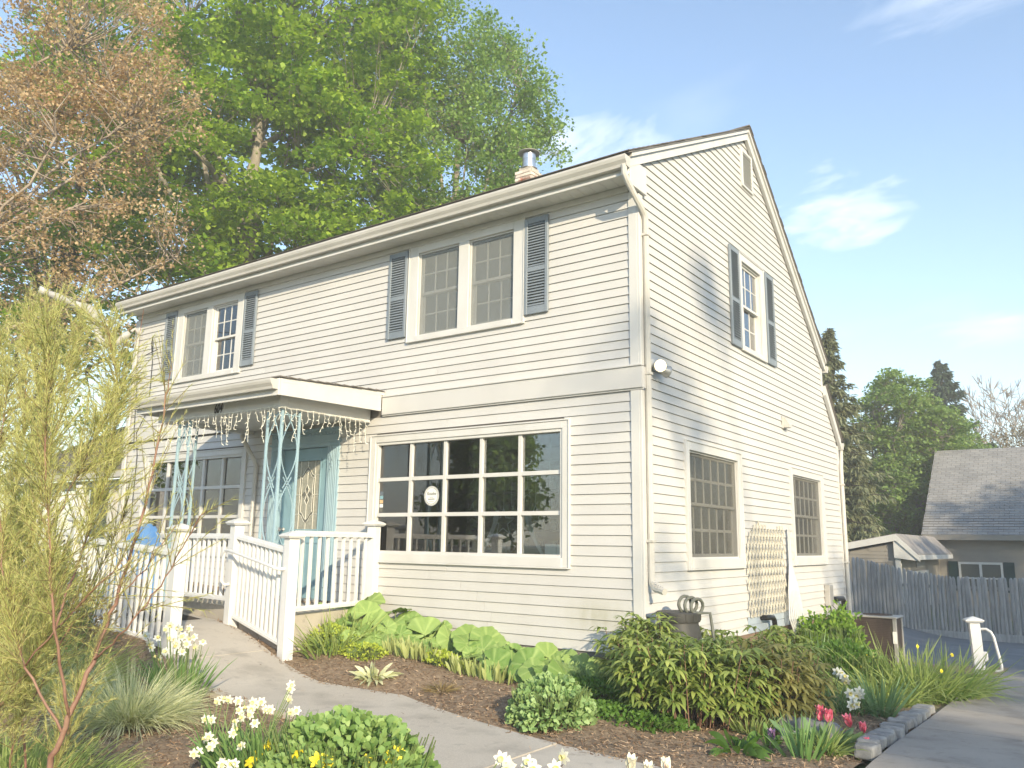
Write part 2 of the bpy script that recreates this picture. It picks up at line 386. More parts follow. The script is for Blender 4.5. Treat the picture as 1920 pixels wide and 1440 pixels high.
    def prism(s, poly, axis, a0, a1):
        """polygon in the two other axes (in xyz order), extruded along axis from a0 to a1"""
        i = 'xyz'.index(axis); vs = []
        for a in (a0, a1):
            for p in poly:
                q = list(p); q.insert(i, a); vs.append(q)
        n = len(poly); fs = [tuple(range(n)), tuple(range(2*n-1, n-1, -1))]
        for k in range(n):
            k2 = (k+1) % n; fs.append((k, k+n, k2+n, k2))
        return s.add(vs, fs)
    def mesh(s, name, smooth=False):
        me = bpy.data.meshes.new(name); me.from_pydata(s.v, [], s.f)
        import bmesh
        bm = bmesh.new(); bm.from_mesh(me); bmesh.ops.recalc_face_normals(bm, faces=bm.faces); bm.to_mesh(me); bm.free()
        if smooth: me.polygons.foreach_set('use_smooth', [True]*len(me.polygons))
        return me
    def obj(s, name, m, parent=None, smooth=False, loc=None):
        return link(name, s.mesh(name, smooth), m, parent, loc)
def smooth_by_angle(o, deg=35):
    me = o.data
    me.polygons.foreach_set('use_smooth', [True]*len(me.polygons))
    try: me.set_sharp_from_angle(angle=math.radians(deg))
    except Exception: pass
def ss(a, b, x):
    t = np.clip((x-a)/(b-a), 0, 1); return t*t*(3-2*t)
PR = [(-8.2, -1.0), (-7.2, -1.05), (-5.9, -1.2), (-4.85, -1.50), (-4.2, -1.62), (-3.5, -1.80), (-2.6, -2.0), (-1.62, -1.86), (-.67, -2.2), (.33, -2.48), (1.26, -2.6), (2.5, -2.7), (5.5, -2.8)]
PL = [(-8.2, -2.3), (-7.2, -2.35), (-5.5, -2.42), (-4.37, -2.6), (-3.56, -2.98), (-2.87, -3.08), (-1.6, -3.12), (0, -3.5), (1, -3.8), (2.5, -4.0), (5.5, -4.1)]
PRX, PRY = [p[0] for p in PR], [p[1] for p in PR]
def on_path(x, y, m=0.0): return (y < np.interp(x, PRX, PRY)-m) & (y > np.interp(x, [p[0] for p in PL], [p[1] for p in PL])+m)
def H(x, y):
    """height of the ground"""
    r = (.37*ss(-2.6, -5.2, x) + .06*ss(-1, -3.5, x) + .15*ss(-5.8, -8, x))*ss(6, 0, y)
    s_ = -.045*np.clip(y+1.5, 0, 10) - .03*np.clip(y-8.5, 0, 14)
    e_ = np.interp(x, PRX, PRY)+.05
    bed = (.18*ss(0, 1.1, y-e_)*ss(.9, -.3, x)*(1-.5*ss(-2.4, -.8, x)) + .08*ss(.9, .1, x)*ss(-.8, .4, y))*ss(12, 9, y)
    return r + s_*ss(-3, 1, x) + bed
def G(x, y): return float(H(np.float64(x), np.float64(y)))
def copy_tree(o, parent=None):
    c = o.copy(); col.objects.link(c)
    if parent is not None: c.parent = parent; c.matrix_parent_inverse = o.matrix_parent_inverse.copy()
    for ch in o.children: copy_tree(ch, c)
    return c

# ---- vectorised plant geometry
def frames(d):
    d = d/(np.linalg.norm(d, axis=1, keepdims=True)+1e-9)
    up_ = np.tile(np.array([0, 0, 1.]), (len(d), 1)); up_[np.abs(d[:, 2]) > .95] = (1, 0, 0)
    s = np.cross(d, up_); s /= np.linalg.norm(s, axis=1, keepdims=True)+1e-9
    return d, s, np.cross(s, d)
def blades(base, d, length, width, bend=0.0, seg=3, prof='grass', roll=None, fold=0.0, grav=True):
    """N curved strips. base,d Nx3; bend = how far the tip falls over, in units of length"""
    N = len(base); d, s, n = frames(d)
    if roll is not None:
        c, q = np.cos(roll)[:, None], np.sin(roll)[:, None]; s, n = c*s+q*n, c*n-q*s
    length = np.broadcast_to(length, (N,)); width = np.broadcast_to(width, (N,)); bend = np.broadcast_to(bend, (N,))
    V = np.zeros((N, (seg+1)*2, 3))
    for i in range(seg+1):
        t = i/seg
        wd = {'grass': 1-t**2*.95, 'lens': max(.06, math.sin(PI*min(1, t*.94+.04))**.8), 'spoon': max(.25, math.sin(PI*min(.86, t*.7+.06))), 'flat': 1.0}[prof]
        p = base + d*(length*t)[:, None]
        off = (bend*length*t*t)[:, None]
        p = p - (np.array([0, 0, 1.])*off if grav else n*off)
        V[:, 2*i] = p - s*(width*wd*.5)[:, None] + n*(fold*width*wd)[:, None]
        V[:, 2*i+1] = p + s*(width*wd*.5)[:, None] + n*(fold*width*wd)[:, None]
    k = (seg+1)*2; idx = np.arange(N)[:, None]*k
    Fs = [np.concatenate([idx+2*i, idx+2*i+1, idx+2*i+3, idx+2*i+2], 1) for i in range(seg)]
    return V.reshape(-1, 3), np.concatenate(Fs), k
def sticks(A, B, ra, rb):
    """N three-sided tapered sticks"""
    N = len(A); d, s, n = frames(B-A); V = np.zeros((N, 6, 3))
    ra = np.broadcast_to(ra, (N,)); rb = np.broadcast_to(rb, (N,))
    for k in range(3):
        th = 2*PI*k/3; u = s*math.cos(th)+n*math.sin(th)
        V[:, k] = A+u*ra[:, None]; V[:, 3+k] = B+u*rb[:, None]
    idx = np.arange(N)[:, None]*6
    Fs = [np.concatenate([idx+k, idx+(k+1) % 3, idx+3+(k+1) % 3, idx+3+k], 1) for k in range(3)]
    return V.reshape(-1, 3), np.concatenate(Fs)
def join(parts):
    Vs, Fs, n = [], [], 0
    for V, F in parts: Vs.append(V); Fs.append(F+n); n += len(V)
    return np.concatenate(Vs), np.concatenate(Fs)
def rdir(N, up_=0.0, r=None):
    r = r or rng
    d = r.normal(size=(N, 3)); d /= np.linalg.norm(d, axis=1, keepdims=True); d[:, 2] += up_
    return d/np.linalg.norm(d, axis=1, keepdims=True)
def leafcloud(P, size, r, droop=.2, aspect=.75, level=1.0):
    """one folded diamond leaf per point"""
    N = len(P); d = rdir(N, 0, r); d[:, 2] = d[:, 2]*level-droop; d, s, n = frames(d)
    rl = r.uniform(-.9, .9, N)*(.35+.65*level); c, q = np.cos(rl)[:, None], np.sin(rl)[:, None]; s, n = c*s+q*n, c*n-q*s
    L = (size*r.uniform(.6, 1.25, N))[:, None]; W = L*aspect*.5
    V = np.stack([P-d*L*.5, P+s*W+n*W*.35+d*L*.05, P+d*L*.5, P-s*W+n*W*.35+d*L*.05], 1)
    idx = np.arange(N)[:, None]*4
    return V.reshape(-1, 3), np.concatenate([idx, idx+1, idx+2, idx+3], 1)
def polyline(p0, p1, n, wob, r):
    t = np.linspace(0, 1, n)[:, None]; P = np.array(p0)*(1-t)+np.array(p1)*t
    w_ = np.cumsum(r.normal(size=(n, 3))*wob, 0); w_ -= t*w_[-1]
    return P+w_
def tree(name, base, top, lobes, leafm, barkm, label, group, seed, nclump=300, per=60, leaf=.2, clump=.6, trunk_r=.25, nlimb=12,
         flat=.6, sparse_twigs=True, cat='tree', droop=.2, limb_r=.35, level=1.0):
    """tapered trunk, limbs to every lobe, twigs to every clump of leaves"""
    r = np.random.default_rng(seed); base = np.array(base, float); top = np.array(top, float)
    root = empty(name, tuple(base), label, cat, group)
    mb = MB(); tp = polyline(base-[0, 0, .3], top, 9, .10*trunk_r*2, r)
    tr_ = np.linspace(trunk_r, trunk_r*.28, 9); tr_[0] *= 1.3
    mb.tube(tp, list(tr_), 10); skel = [tp[3:]]
    lb = np.array([l[:3] for l in lobes], float); lr = np.array([l[3:6] if len(l) > 4 else (l[3],)*3 for l in lobes], float)
    vol = lr.prod(1); cnt = np.maximum(1, (nlimb*vol/vol.sum()).round()).astype(int)
    for i in range(len(lb)):
        for j in range(cnt[i]):
            tgt = lb[i]+rdir(1, .15, r)[0]*lr[i]*r.uniform(.35, .8)
            s0 = tp[r.integers(3, 8)]; s0 = s0 if s0[2] < tgt[2]+1 else tp[3]
            pl = polyline(s0, tgt, 8, .13, r); pl[1:-1, 2] += np.sin(np.linspace(0, PI, 6))*.05*np.linalg.norm(tgt-s0)
            mb.tube(pl, list(np.linspace(trunk_r*limb_r, .025, 8)), 6, False); skel.append(pl[1:])
    mb.obj('trunk', barkm, root, True)
    sk = np.concatenate([np.concatenate([q[:-1]*(1-f)+q[1:]*f for f in np.linspace(0, 1, 9)[:-1]]+[q[-1:]]) for q in skel])
    # clumps, denser towards the surface of the lobes
    pc = r.choice(len(lb), nclump, p=vol**.75/(vol**.75).sum())
    dd = rdir(nclump, .12, r)*(r.uniform(.25, 1.0, nclump)**.5)[:, None]
    Cc = lb[pc]+dd*lr[pc]
    A = []
    for c in Cc:
        q = sk[np.argmin(((sk-c)**2).sum(1)+.3*(sk[:, 2]-c[2]+.5)**2+r.uniform(0, 2.2, len(sk)))]; A.append(q)
    A = np.array(A); mid = (A+Cc)/2+r.normal(size=A.shape)*.12
    T1 = sticks(A, mid, .022, .014); T2 = sticks(mid, Cc, .014, .005)
    nt_ = 3; tips = np.repeat(Cc, nt_, 0)+rdir(nclump*nt_, .1, r)*clump*r.uniform(.5, 1, (nclump*nt_, 1))
    T3 = sticks(np.repeat(mid*.4+Cc*.6, nt_, 0), tips, .007, .003)
    V, Fq = join([T1, T2, T3]); link('twigs', npmesh('twigs', V, Fq), barkm, root)['kind'] = 'stuff'
    off = r.normal(size=(nclump*per, 3)); off /= np.linalg.norm(off, axis=1, keepdims=True)
    off *= (r.uniform(0, 1, nclump*per)**.45)[:, None]*np.array([1, 1, flat])*clump*np.repeat(r.uniform(.65, 1.3, nclump), per)[:, None]
    P = np.repeat(Cc, per, 0)+off
    V, Fq = leafcloud(P, leaf, r, droop, level=level)
    var = np.clip(np.repeat(r.uniform(.1, .75, nclump), per)*.55+r.uniform(0, .55, nclump*per), 0, 1)
    link('crown', npmesh('crown', V, Fq, np.repeat(var, 4)), leafm, root)['kind'] = 'stuff'
    return root
# ------------------------------------------------------------------ ground, beds, paths
def grid(name, xs, ys, zf, m, kind='structure', skirt=0):
    X, Y = np.meshgrid(xs, ys); Z = zf(X, Y); V = np.stack([X, Y, Z], -1).reshape(-1, 3)
    nx, ny = len(xs), len(ys); i = (np.arange(ny-1)[:, None]*nx+np.arange(nx-1)[None]).ravel()[:, None]
    o = link(name, npmesh(name, V, np.concatenate([i, i+1, i+1+nx, i+nx], 1), smooth=True), m); o['kind'] = kind
    return o
gx = np.unique(np.concatenate([np.linspace(-300, -30, 12), np.linspace(-30, 30, 121), np.linspace(30, 300, 12)]))
gy = np.unique(np.concatenate([np.linspace(-300, -30, 12), np.linspace(-30, 40, 141), np.linspace(40, 300, 12)]))
grid('ground', gx, gy, lambda X, Y: H(X, Y)-.05-.06*ss(30, 60, np.abs(X)), 'lawn')
rb = np.random.default_rng(3)
def lump(X, Y): return .018*np.sin(X*3.1+1.3*np.sin(Y*2.3))*np.sin(Y*3.7+X)+.012*np.sin(X*9+Y*4)*np.sin(Y*8-X*3)
BX, BY = (-12, 2.42), (-7.6, 8.6)
grid('flower_bed', np.arange(BX[0], BX[1]+.001, .12), np.arange(BY[0], BY[1], .12), lambda X, Y: H(X, Y)+lump(X, Y)-.012-.06*on_path(X, Y, .10), 'mulch')
# loose bark chips over the part of the bed in view
N = 62000
cx = rb.uniform(-5.2, 2.40, N); cy = rb.uniform(-5.6, 1.6, N)
k_ = ~on_path(cx, cy, .07) | (rb.uniform(size=N) < .012); cx, cy = cx[k_], cy[k_]; N = len(cx)
cz = np.where(on_path(cx, cy, 0), H(cx, cy)+.037, H(cx, cy)+lump(cx, cy)-.008)+rb.uniform(0, .014, N)*np.where(on_path(cx, cy, 0), .2, 1)
d = rdir(N, 0, rb); d[:, 2] *= .3
V, Fq, k = blades(np.stack([cx, cy, cz], 1), d, rb.uniform(.012, .05, N), rb.uniform(.003, .011, N), 0, 1, 'flat', roll=rb.uniform(-.8, .8, N))
setp(link('mulch_chips', npmesh('mulch_chips', V, Fq, np.repeat(rb.beta(1.2, 2.2, N), k)), 'mulch_chip'),
     'shredded brown bark mulch spread over the flower beds', 'mulch', kind='stuff')

def interp(poly, x):
    p = np.array(poly); return np.interp(x, p[:, 0], p[:, 1])
def slabs(parent, cuts, inner, outer, zoff, m, along='x', lift=None):
    for i in range(len(cuts)-1):
        a, b = cuts[i]+.006, cuts[i+1]-.006; nu, nv = max(3, int((b-a)/.15)), 8
        us = np.linspace(a, b, nu); V = []
        lf = (lift or {}).get(i, 0)
        for u in us:
            p, q = interp(inner, u), interp(outer, u)
            for v in np.linspace(0, 1, nv):
                t = p*(1-v)+q*v; x, y = (u, t) if along == 'x' else (t, u)
                V.append((x, y, G(x, y) + zoff + lf))
        n = len(V); V2 = V+[(x, y, z-.12) for x, y, z in V]; fs = []
        for j in range(nu-1):
            for k_ in range(nv-1):
                q = j*nv+k_; fs.append((q, q+nv, q+nv+1, q+1))
        ring = [k_ for k_ in range(nv)]+[j*nv+nv-1 for j in range(1, nu)]+[(nu-1)*nv+k_ for k_ in range(nv-2, -1, -1)]+[j*nv for j in range(nu-2, 0, -1)]
        for j in range(len(ring)):
            p, q = ring[j], ring[(j+1) % len(ring)]; fs.append((p, q, q+n, p+n))
        o = MB().add(V2, fs).obj('slab', m, parent); smooth_by_angle(o, 30)
gp = empty('garden_path', (-1.6, -2.5, 0), kind='structure')
slabs(gp, [-8.1, -6.9, -5.46, -3.8, -1.62, .55, 2.55, 5.4], PR, PL, .035, 'concrete', lift={4: .005, 2: .002})
# walk beside the right bed, running down towards the fence
RW_L = [(-2.65, 2.52), (-1.4, 2.50), (-.7, 2.47), (1.2, 2.44), (4.5, 2.36), (6.6, 2.3)]
RW_R = [(-2.65, 4.4), (-1.4, 4.3), (1, 4.3), (6.6, 4.3)]
sp = empty('side_path', (3.2, 2, -.1), kind='structure')
slabs(sp, [-2.6, -1.15, .35, 1.8, 3.3, 4.9, 6.55], RW_L, RW_R, .03, 'concrete_brown', along='y')
grid('driveway', np.linspace(-9, 14, 70), np.linspace(6.5, 15.45, 40), lambda X, Y: H(X, Y)-.02, 'asphalt')
# granite sett edging between the right bed and the walk
ed = empty('stone_edging', (2.4, 0, 0), 'line of rough grey granite setts edging the bed by the side walk', 'edging')
for i in range(15):
    y = -1.25+i*.195; x = interp(RW_L, y)-.10+rb.uniform(-.015, .015); z = G(x, y)
    sx, sy, sz = rb.uniform(.075, .095), rb.uniform(.070, .090), rb.uniform(.04, .062)
    V = []
    for a in (-1, 1):
        for b in (-1, 1):
            for c in (-1, 1): V.append((a*sx*rb.uniform(.72, 1.1), b*sy*rb.uniform(.75, 1.02), c*sz*rb.uniform(.85, 1.1)))
    mb = MB().add([(p[0]+x, p[1]+y, p[2]+z+.045) for p in V], [(0, 1, 3, 2), (4, 6, 7, 5), (0, 4, 5, 1), (2, 3, 7, 6), (0, 2, 6, 4), (1, 5, 7, 3)])
    o = mb.obj('stone', 'stone', ed); b_ = o.modifiers.new('bevel', 'BEVEL'); b_.width = .016; b_.segments = 2
# boulders among the tulips
for (x, y, s, lab) in ((1.62, -.55, .13, 'rounded pale boulder left of the pink tulips'), (1.92, -.75, .17, 'speckled grey boulder behind the pink tulips'), (1.78, -1.0, .09, 'small white stone between tulip leaves and peony stems')):
    me = bpy.data.meshes.new('boulder')
    import bmesh
    bm = bmesh.new(); bmesh.ops.create_icosphere(bm, subdivisions=3, radius=s)
    for v in bm.verts:
        q = v.co.normalized(); v.co *= 1+.13*math.sin(q.x*4+x*9)+.10*math.sin(q.y*5+q.z*4); v.co.z *= .7
    bm.to_mesh(me); bm.free(); me.polygons.foreach_set('use_smooth', [True]*len(me.polygons))
    setp(link('boulder', me, 'stone', None, (x, y, G(x, y)+s*.25)), lab, 'stone', 'boulders in the right bed')
# ------------------------------------------------------------------ the house
HX0, HYB, EX = -10.36, 7.99, .35           # left end, back, bottom edge of the siding
house = empty('house', (-5.0, 4.0, 0.0), 'two-storey cream clapboard house with steep gable and blue-grey shutters', 'house')
def PBX(plane):
    if plane == 'f': return lambda mb, s0, s1, n0, n1, z0, z1, c=0: mb.box(s0, s1, -n1, -n0, z0, z1, c)
    return lambda mb, s0, s1, n0, n1, z0, z1, c=0: mb.box(n0, n1, s0, s1, z0, z1, c)
def lo_g(z): return 0.0 if z <= 5.757 else (z-5.757)/.515
def hi_g(z):
    return float(np.interp(z, [0, 3.35, 4.2, 4.201, 4.684, 7.608], [7.985, 7.965, 7.17, 7.175, 7.185, 3.595]))
OP_F = [(-3.40, -1.62, 4.18, 5.53), (-8.93, -7.21, 4.18, 5.53), (-3.98, -.97, 1.28, 2.80), (-9.55, -6.82, 1.28, 2.80), (-6.12, -4.76, .3, 3.02)]
OP_G = [(1.16, 2.81, 1.30, 2.63), (5.10, 6.71, 1.30, 2.63), (3.20, 4.05, 4.27, 5.60)]
def pieces(z0, z1, ops, lo, hi):
    """trapezoids (za, zb, s at za lo/hi, s at zb lo/hi) left over after cutting the openings"""
    cuts = sorted({z0, z1} | {z for o in ops for z in o[2:4] if z0+.004 < z < z1-.004})
    res = []
    for za, zb in zip(cuts[:-1], cuts[1:]):
        segs = [(lo(za), hi(za), lo(zb), hi(zb))]
        for o in ops:
            if o[2] < zb-.003 and o[3] > za+.003:
                ns = []
                for a0, b0, a1, b1 in segs:
                    if o[0] >= b0 or o[1] <= a0: ns.append((a0, b0, a1, b1)); continue
                    if o[0] > a0+.02: ns.append((a0, o[0], a1, o[0]))
                    if o[1] < b0-.02: ns.append((o[1], b0, o[1], b1))
                segs = ns
        res += [(za, zb)+s_ for s_ in segs if s_[1]-s_[0] > .01]
    return res
def clad(parent, plane, z0, z1, ex, ops, lo, hi, r, lip=.019, thin=.004, m='siding_vinyl', maxlen=3.7, name='clapboard'):
    n = int(round((z1-z0)/ex)); ex = (z1-z0)/n
    for i in range(n):
        a, b = z0+i*ex, z0+(i+1)*ex-.004
        for (za, zb, s0, s1, t0, t1) in pieces(a, b, ops, lo, hi):
            runs = [(s0, s1, t0, t1)]
            if s1-s0 > 2.4 and zb-za > ex*.8:
                c = s0+r.uniform(.25, .75)*(s1-s0)
                runs = [(s0, c-.002, t0, c-.002), (c+.002, s1, c+.002, t1)]
            for (p0, p1, q0, q1) in runs:
                def nn(z): return lip+(thin-lip)*(z-a)/ex
                j = r.uniform(-.0012, .0012)
                P = [(p0, 0, za), (p1, 0, za), (p1, nn(za)+j, za), (p0, nn(za)+j, za), (q0, 0, zb), (q1, 0, zb), (q1, nn(zb), zb), (q0, nn(zb), zb)]
                W = [(s, -d_, z) if plane == 'f' else (d_, s, z) for s, d_, z in P]
                MB().add(W, [(0, 1, 2, 3), (4, 7, 6, 5), (3, 2, 6, 7), (0, 3, 7, 4), (1, 5, 6, 2)]).obj(name, m, parent)
def sheath(name, plane, zs, ops, lo, hi, depth=.12, m='sheathing', parent=None):
    mb = MB()
    zz = sorted(set(zs) | {z for o in ops for z in o[2:4]})
    for a, b in zip(zz[:-1], zz[1:]):
        for (za, zb, s0, s1, t0, t1) in pieces(a, b, ops, lo, hi):
            P = [(s0, 0, za), (s1, 0, za), (s1, -depth, za), (s0, -depth, za), (t0, 0, zb), (t1, 0, zb), (t1, -depth, zb), (t0, -depth, zb)]
            W = [(s, -d_, z) if plane == 'f' else (d_, s, z) for s, d_, z in P]
            mb.add(W, [(0, 1, 2, 3), (4, 5, 6, 7), (0, 1, 5, 4), (1, 2, 6, 5), (2, 3, 7, 6), (3, 0, 4, 7)])
    return mb.obj(name, m, parent)
rs = np.random.default_rng(21)
fwall = sheath('front_wall', 'f', [EX, 3.13, 5.53], OP_F, lambda z: HX0+.003, lambda z: -.003, parent=house)
clad(fwall, 'f', EX, 3.13, .111, OP_F, lambda z: HX0+.11, lambda z: -.105, rs)
clad(fwall, 'f', 3.41, 5.46, .1015, OP_F, lambda z: HX0+.11, lambda z: -.105, rs)
gwall = sheath('gable_wall', 'g', [EX, 3.35, 4.2, 4.684, 5.757, 7.60], OP_G, lo_g, hi_g, parent=house)
clad(gwall, 'g', EX, 7.60, .1045, OP_G, lambda z: max(.012, lo_g(z)+.005), lambda z: hi_g(z)-.03, rs)
# back and left walls, floors, partition
MB().box(HX0, HX0+.12, .121, 7.1, EX, 5.6).prism([(.15, 5.601), (6.0, 5.601), (3.595, 7.55)], 'x', HX0, HX0+.12).obj('wall', 'siding_vinyl', house)
MB().box(HX0+.125, -.125, 7.05, 7.17, EX, 4.68).box(HX0+.125, -.125, 7.86, 7.985, EX, 3.35).obj('wall', 'siding_vinyl', house)
MB().box(HX0+.005, -.005, .13, 7.98, .20, .62).obj('floor', 'interior_wood', house)
MB().box(HX0+.13, -.13, .13, 7.04, 3.16, 3.30).obj('ceiling', 'interior', house)
MB().box(HX0+.13, -.13, 4.3, 4.38, .625, 3.155).box(-6.35, -6.29, .3, 4.295, .625, 3.155).obj('partition', 'interior', house)
# foundation
MB().box(HX0+.03, -.03, .03, 7.9, -.9, EX-.004).obj('foundation', 'foundation', house)
# corner boards
MB().box(-.105, .0, -.030, -.001, EX-.01, 3.128, .003).box(.001, .030, -.029, .07, EX-.01, 3.128, .003).obj('corner_board', 'trim_white', house)
MB().box(-.105, .0, -.030, -.001, 3.412, 5.44, .003).box(.001, .030, -.029, .07, 3.412, 5.40, .003).obj('corner_board', 'trim_white', house)
MB().box(HX0-.03, HX0+.105, -.030, -.001, EX-.01, 5.44, .003).obj('corner_board', 'trim_white', house)
MB().box(.001, .028, 7.90, 7.992, EX-.01, 3.33, .003).obj('corner_board', 'trim_white', house)
MB().box(.001, .028, 7.11, 7.18, 4.215, 4.66, .003).obj('corner_board', 'trim_white', house)
# belt band between the storeys, with a drip cap
bb = MB(); bb.box(-3.865, .045, -.052, -.0325, 3.15, 3.39, .004).box(-3.865, .055, -.068, -.001, 3.39, 3.408, .003).box(-3.865, .045, -.0325, -.001, 3.132, 3.1505)
bb.box(.0455, .050, -.052, .07, 3.15, 3.385)
bb.obj('belt_band', 'siding_vinyl', house)
bb = MB(); bb.box(HX0-.02, -6.96, -.052, -.0325, 3.15, 3.39, .004).box(HX0-.02, -6.96, -.068, -.001, 3.39, 3.408, .003)
bb.obj('belt_band', 'siding_vinyl', house)
# eave: frieze, soffit panels, fascia, gutter
MB().box(HX0, -.108, -.028, -.001, 5.455, 5.528, .003).obj('frieze_board', 'trim_white', house)
sof = MB().box(HX0-.05, .055, -.298, -.002, 5.545, 5.56).obj('soffit', 'trim_white', house)
me = MB().box(-.0735, .0735, -.147, .147, -.006, .006, .003).mesh('soffit_panel')
x = HX0+.03
while x < -.02:
    link('soffit_panel', me, 'soffit', sof, (x, -.15, 5.537)); x += .15
MB().box(HX0-.06, .06, -.32, -.299, 5.505, 5.70, .003).box(HX0-.06, .06, -.335, -.3205, 5.505, 5.535, .003).obj('fascia', 'trim_white', house)
def gutter(y, z, x0, x1, parent, sgn=-1, d=.12, h=.125):
    prof = [(0, 0), (.62*d, 0), (.70*d, .25*h), (.92*d, .55*h), (d, .80*h), (d, h), (.9*d, h), (.9*d, .85*h), (.82*d, .6*h), (.6*d, .3*h), (.55*d, .06*h), (.06*d, .06*h), (.06*d, h), (0, h)]
    mb = MB().prism([(y+sgn*a, z+b) for a, b in prof], 'x', x0, x1)
    cap = [(y+sgn*a, z+b) for a, b in prof[:6]]+[(y, z+h)]
    mb.prism(cap, 'x', x1+.0005, x1+.004).prism(cap, 'x', x0-.004, x0-.0005)
    return mb.obj('gutter', 'gutter_cream', parent)
gutter(-.3205, 5.575, HX0-.07, .075, house)
MB().box(.002, .062, -.285, .12, 5.41, 5.735, .004).obj('eave_return', 'trim_white', house)
gutter(7.255, 4.60, HX0, .09, house, 1); gutter(8.03, 3.27, HX0, .09, house, 1)
# rake boards
def rake(p, q, th, x0, x1, m, name='rake_board', c=0):
    (y0, z0), (y1, z1) = p, q
    return MB().prism([(y0, z0), (y1, z1), (y1, z1+th), (y0, z0+th)], 'x', x0, x1).obj(name, m, house)
zf = lambda y: 5.757+.515*y
zb_ = lambda y: 4.684+(7.189-y)*(7.608-4.684)/(7.189-3.592)
rake((-.30, zf(-.30)), (3.590, zf(3.590)), .165, .018, .066, 'trim_white')
rake((-.30, zf(-.30)+.115), (3.590, zf(3.590)+.115), .055, .067, .095, 'trim_white')
rake((3.594, zb_(3.594)), (7.26, zb_(7.26)), .19, .018, .066, 'trim_white')
rake((3.594, zb_(3.594)+.13), (7.26, zb_(7.26)+.13), .065, .067, .095, 'trim_white')
zr = lambda y: 3.35+(7.97-y)*(4.2-3.35)/(7.97-7.16)
rake((7.185, zr(7.185)), (8.03, zr(8.03)), .17, .018, .075, 'trim_white')
# roofs: deck and rows of shingles
def roof(name, y0, z0, y1, z1, th, x0, x1, exposure=.14, m='shingle', parent=house):
    o = MB().prism([(y0, z0), (y1, z1), (y1, z1+th), (y0, z0+th)], 'x', x0, x1).obj(name, 'sheathing', parent)
    L_ = math.hypot(y1-y0, z1-z0); n = int(L_/exposure); uy, uz = (y1-y0)/L_, (z1-z0)/L_
    ny, nz_ = -uz, uy
    if nz_ < 0: ny, nz_ = -ny, -nz_
    for i in range(n+1):
        a, b = i*exposure-.02, min((i+1)*exposure+.03, L_)
        if b-a < .04: continue
        pa = (y0+uy*a+ny*.016, z0+th*1.0+uz*a+nz_*.016); pb = (y0+uy*b+ny*.004, z0+th+uz*b+nz_*.004)
        j0, j1 = rs.uniform(-.006, .006, 2)
        MB().prism([(pa[0]-ny*.012, pa[1]-nz_*.012), (pb[0]-ny*.003, pb[1]-nz_*.003), pb, pa], 'x', x0-.012+j0, x1+.012+j1).obj('shingle_course', m, o)
    return o
roof('roof', -.40, zf(-.40)+.166, 3.592, zf(3.592)+.166, .02, HX0-.10, .11)
roof('roof', 7.30, zb_(7.30)+.196, 3.600, zb_(3.600)+.196, .02, HX0-.10, .11)
roof('roof', 8.08, zr(8.08)+.176, 7.19, zr(7.19)+.176, .02, HX0-.05, .10)
MB().prism([(3.46, 7.755), (3.595, 7.835), (3.74, 7.725), (3.74, 7.74), (3.595, 7.85), (3.46, 7.77)], 'x', HX0-.1, .115).obj('ridge_cap', 'shingle', house)
MB().prism([(-.1, zf(-.1)), (3.592, zf(3.592)), (7.1, zb_(7.1)), (7.1, zb_(7.1)+.15), (3.592, zf(3.592)+.15), (-.1, zf(-.1)+.15)], 'x', HX0+.01, -.002).obj('roof_deck', 'sheathing', house)
# downspouts
def dspout(path, parent=house):
    o = MB().tube(path, .036, 8).obj('downspout', 'gutter_cream', parent); smooth_by_angle(o, 30); return o
d1 = dspout([(.035, -.38, 5.60), (.035, -.375, 5.50), (.05, -.335, 5.42), (.062, .03, 5.17), (.066, .065, 5.10), (.066, .065, 1.15), (.075, .055, 1.08), (.12, .03, 1.03), (.25, -.02, 1.005)])
for z in (4.9, 3.3, 1.5): MB().box(.018, .106, .022, .108, z, z+.03, .003).obj('strap', 'gutter_cream', d1)
for i in range(6):
    t = i/5; MB().tube([(.068+.13*t, .062-.06*t, 1.11-.09*t), (.076+.13*t, .058-.06*t, 1.095-.08*t)], .0385, 8, False).obj('crimp', 'gutter_cream', d1)
d2 = dspout([(.045, 8.09, 3.29), (.045, 8.085, 3.2), (.06, 8.0, 3.02), (.066, 7.945, 2.93), (.066, 7.945, .25)])
for z in (2.6, 1.2): MB().box(.028, .106, 7.90, 7.988, z, z+.03, .003).obj('strap', 'gutter_cream', d2)
# chimney: bricks on a mortar core, steel flue with cap
CHX, CHY = -4.02, 3.60
chim = MB().box(CHX-.175, CHX+.175, CHY-.175, CHY+.175, 7.0, 8.140).obj('chimney', 'mortar', house)
bme = MB().box(-.095, .095, -.045, .045, -.028, .028, .004).mesh('brick')
bmr = MB().box(-.045, .045, -.095, .095, -.028, .028, .004).mesh('brick')
for i in range(10):
    z = 8.105-i*.066
    for k in range(2):
        off = (k-.5)*.2+(.035 if i % 2 else -.035)
        for sg in (-1, 1):
            link('brick', bme, 'brick', chim, (CHX+max(-.085, min(.085, off)), CHY+sg*.145, z)); link('brick', bmr, 'brick', chim, (CHX+sg*.145, CHY+max(-.08, min(.08, -off)), z))
for a_, z in ((.0, 8.175), ): MB().box(CHX-.13, CHX+.13, CHY-.13, CHY+.13, 8.135, 8.220).obj('flue_crown', 'mortar', chim)
fl = MB().lathe([(.16, 8.220), (.16, 8.230), (.125, 8.250), (.125, 8.350), (.12, 8.355), (.12, 8.390), (.125, 8.395), (.125, 8.510), (.02, 8.530)], (CHX, CHY, 0), 20).obj('flue_pipe', 'galvanized', house, True)
smooth_by_angle(fl)
fc = MB().lathe([(.20, 8.530), (.205, 8.540), (.03, 8.620)], (CHX, CHY, 0), 20).obj('flue_cap', 'metal_light', house)
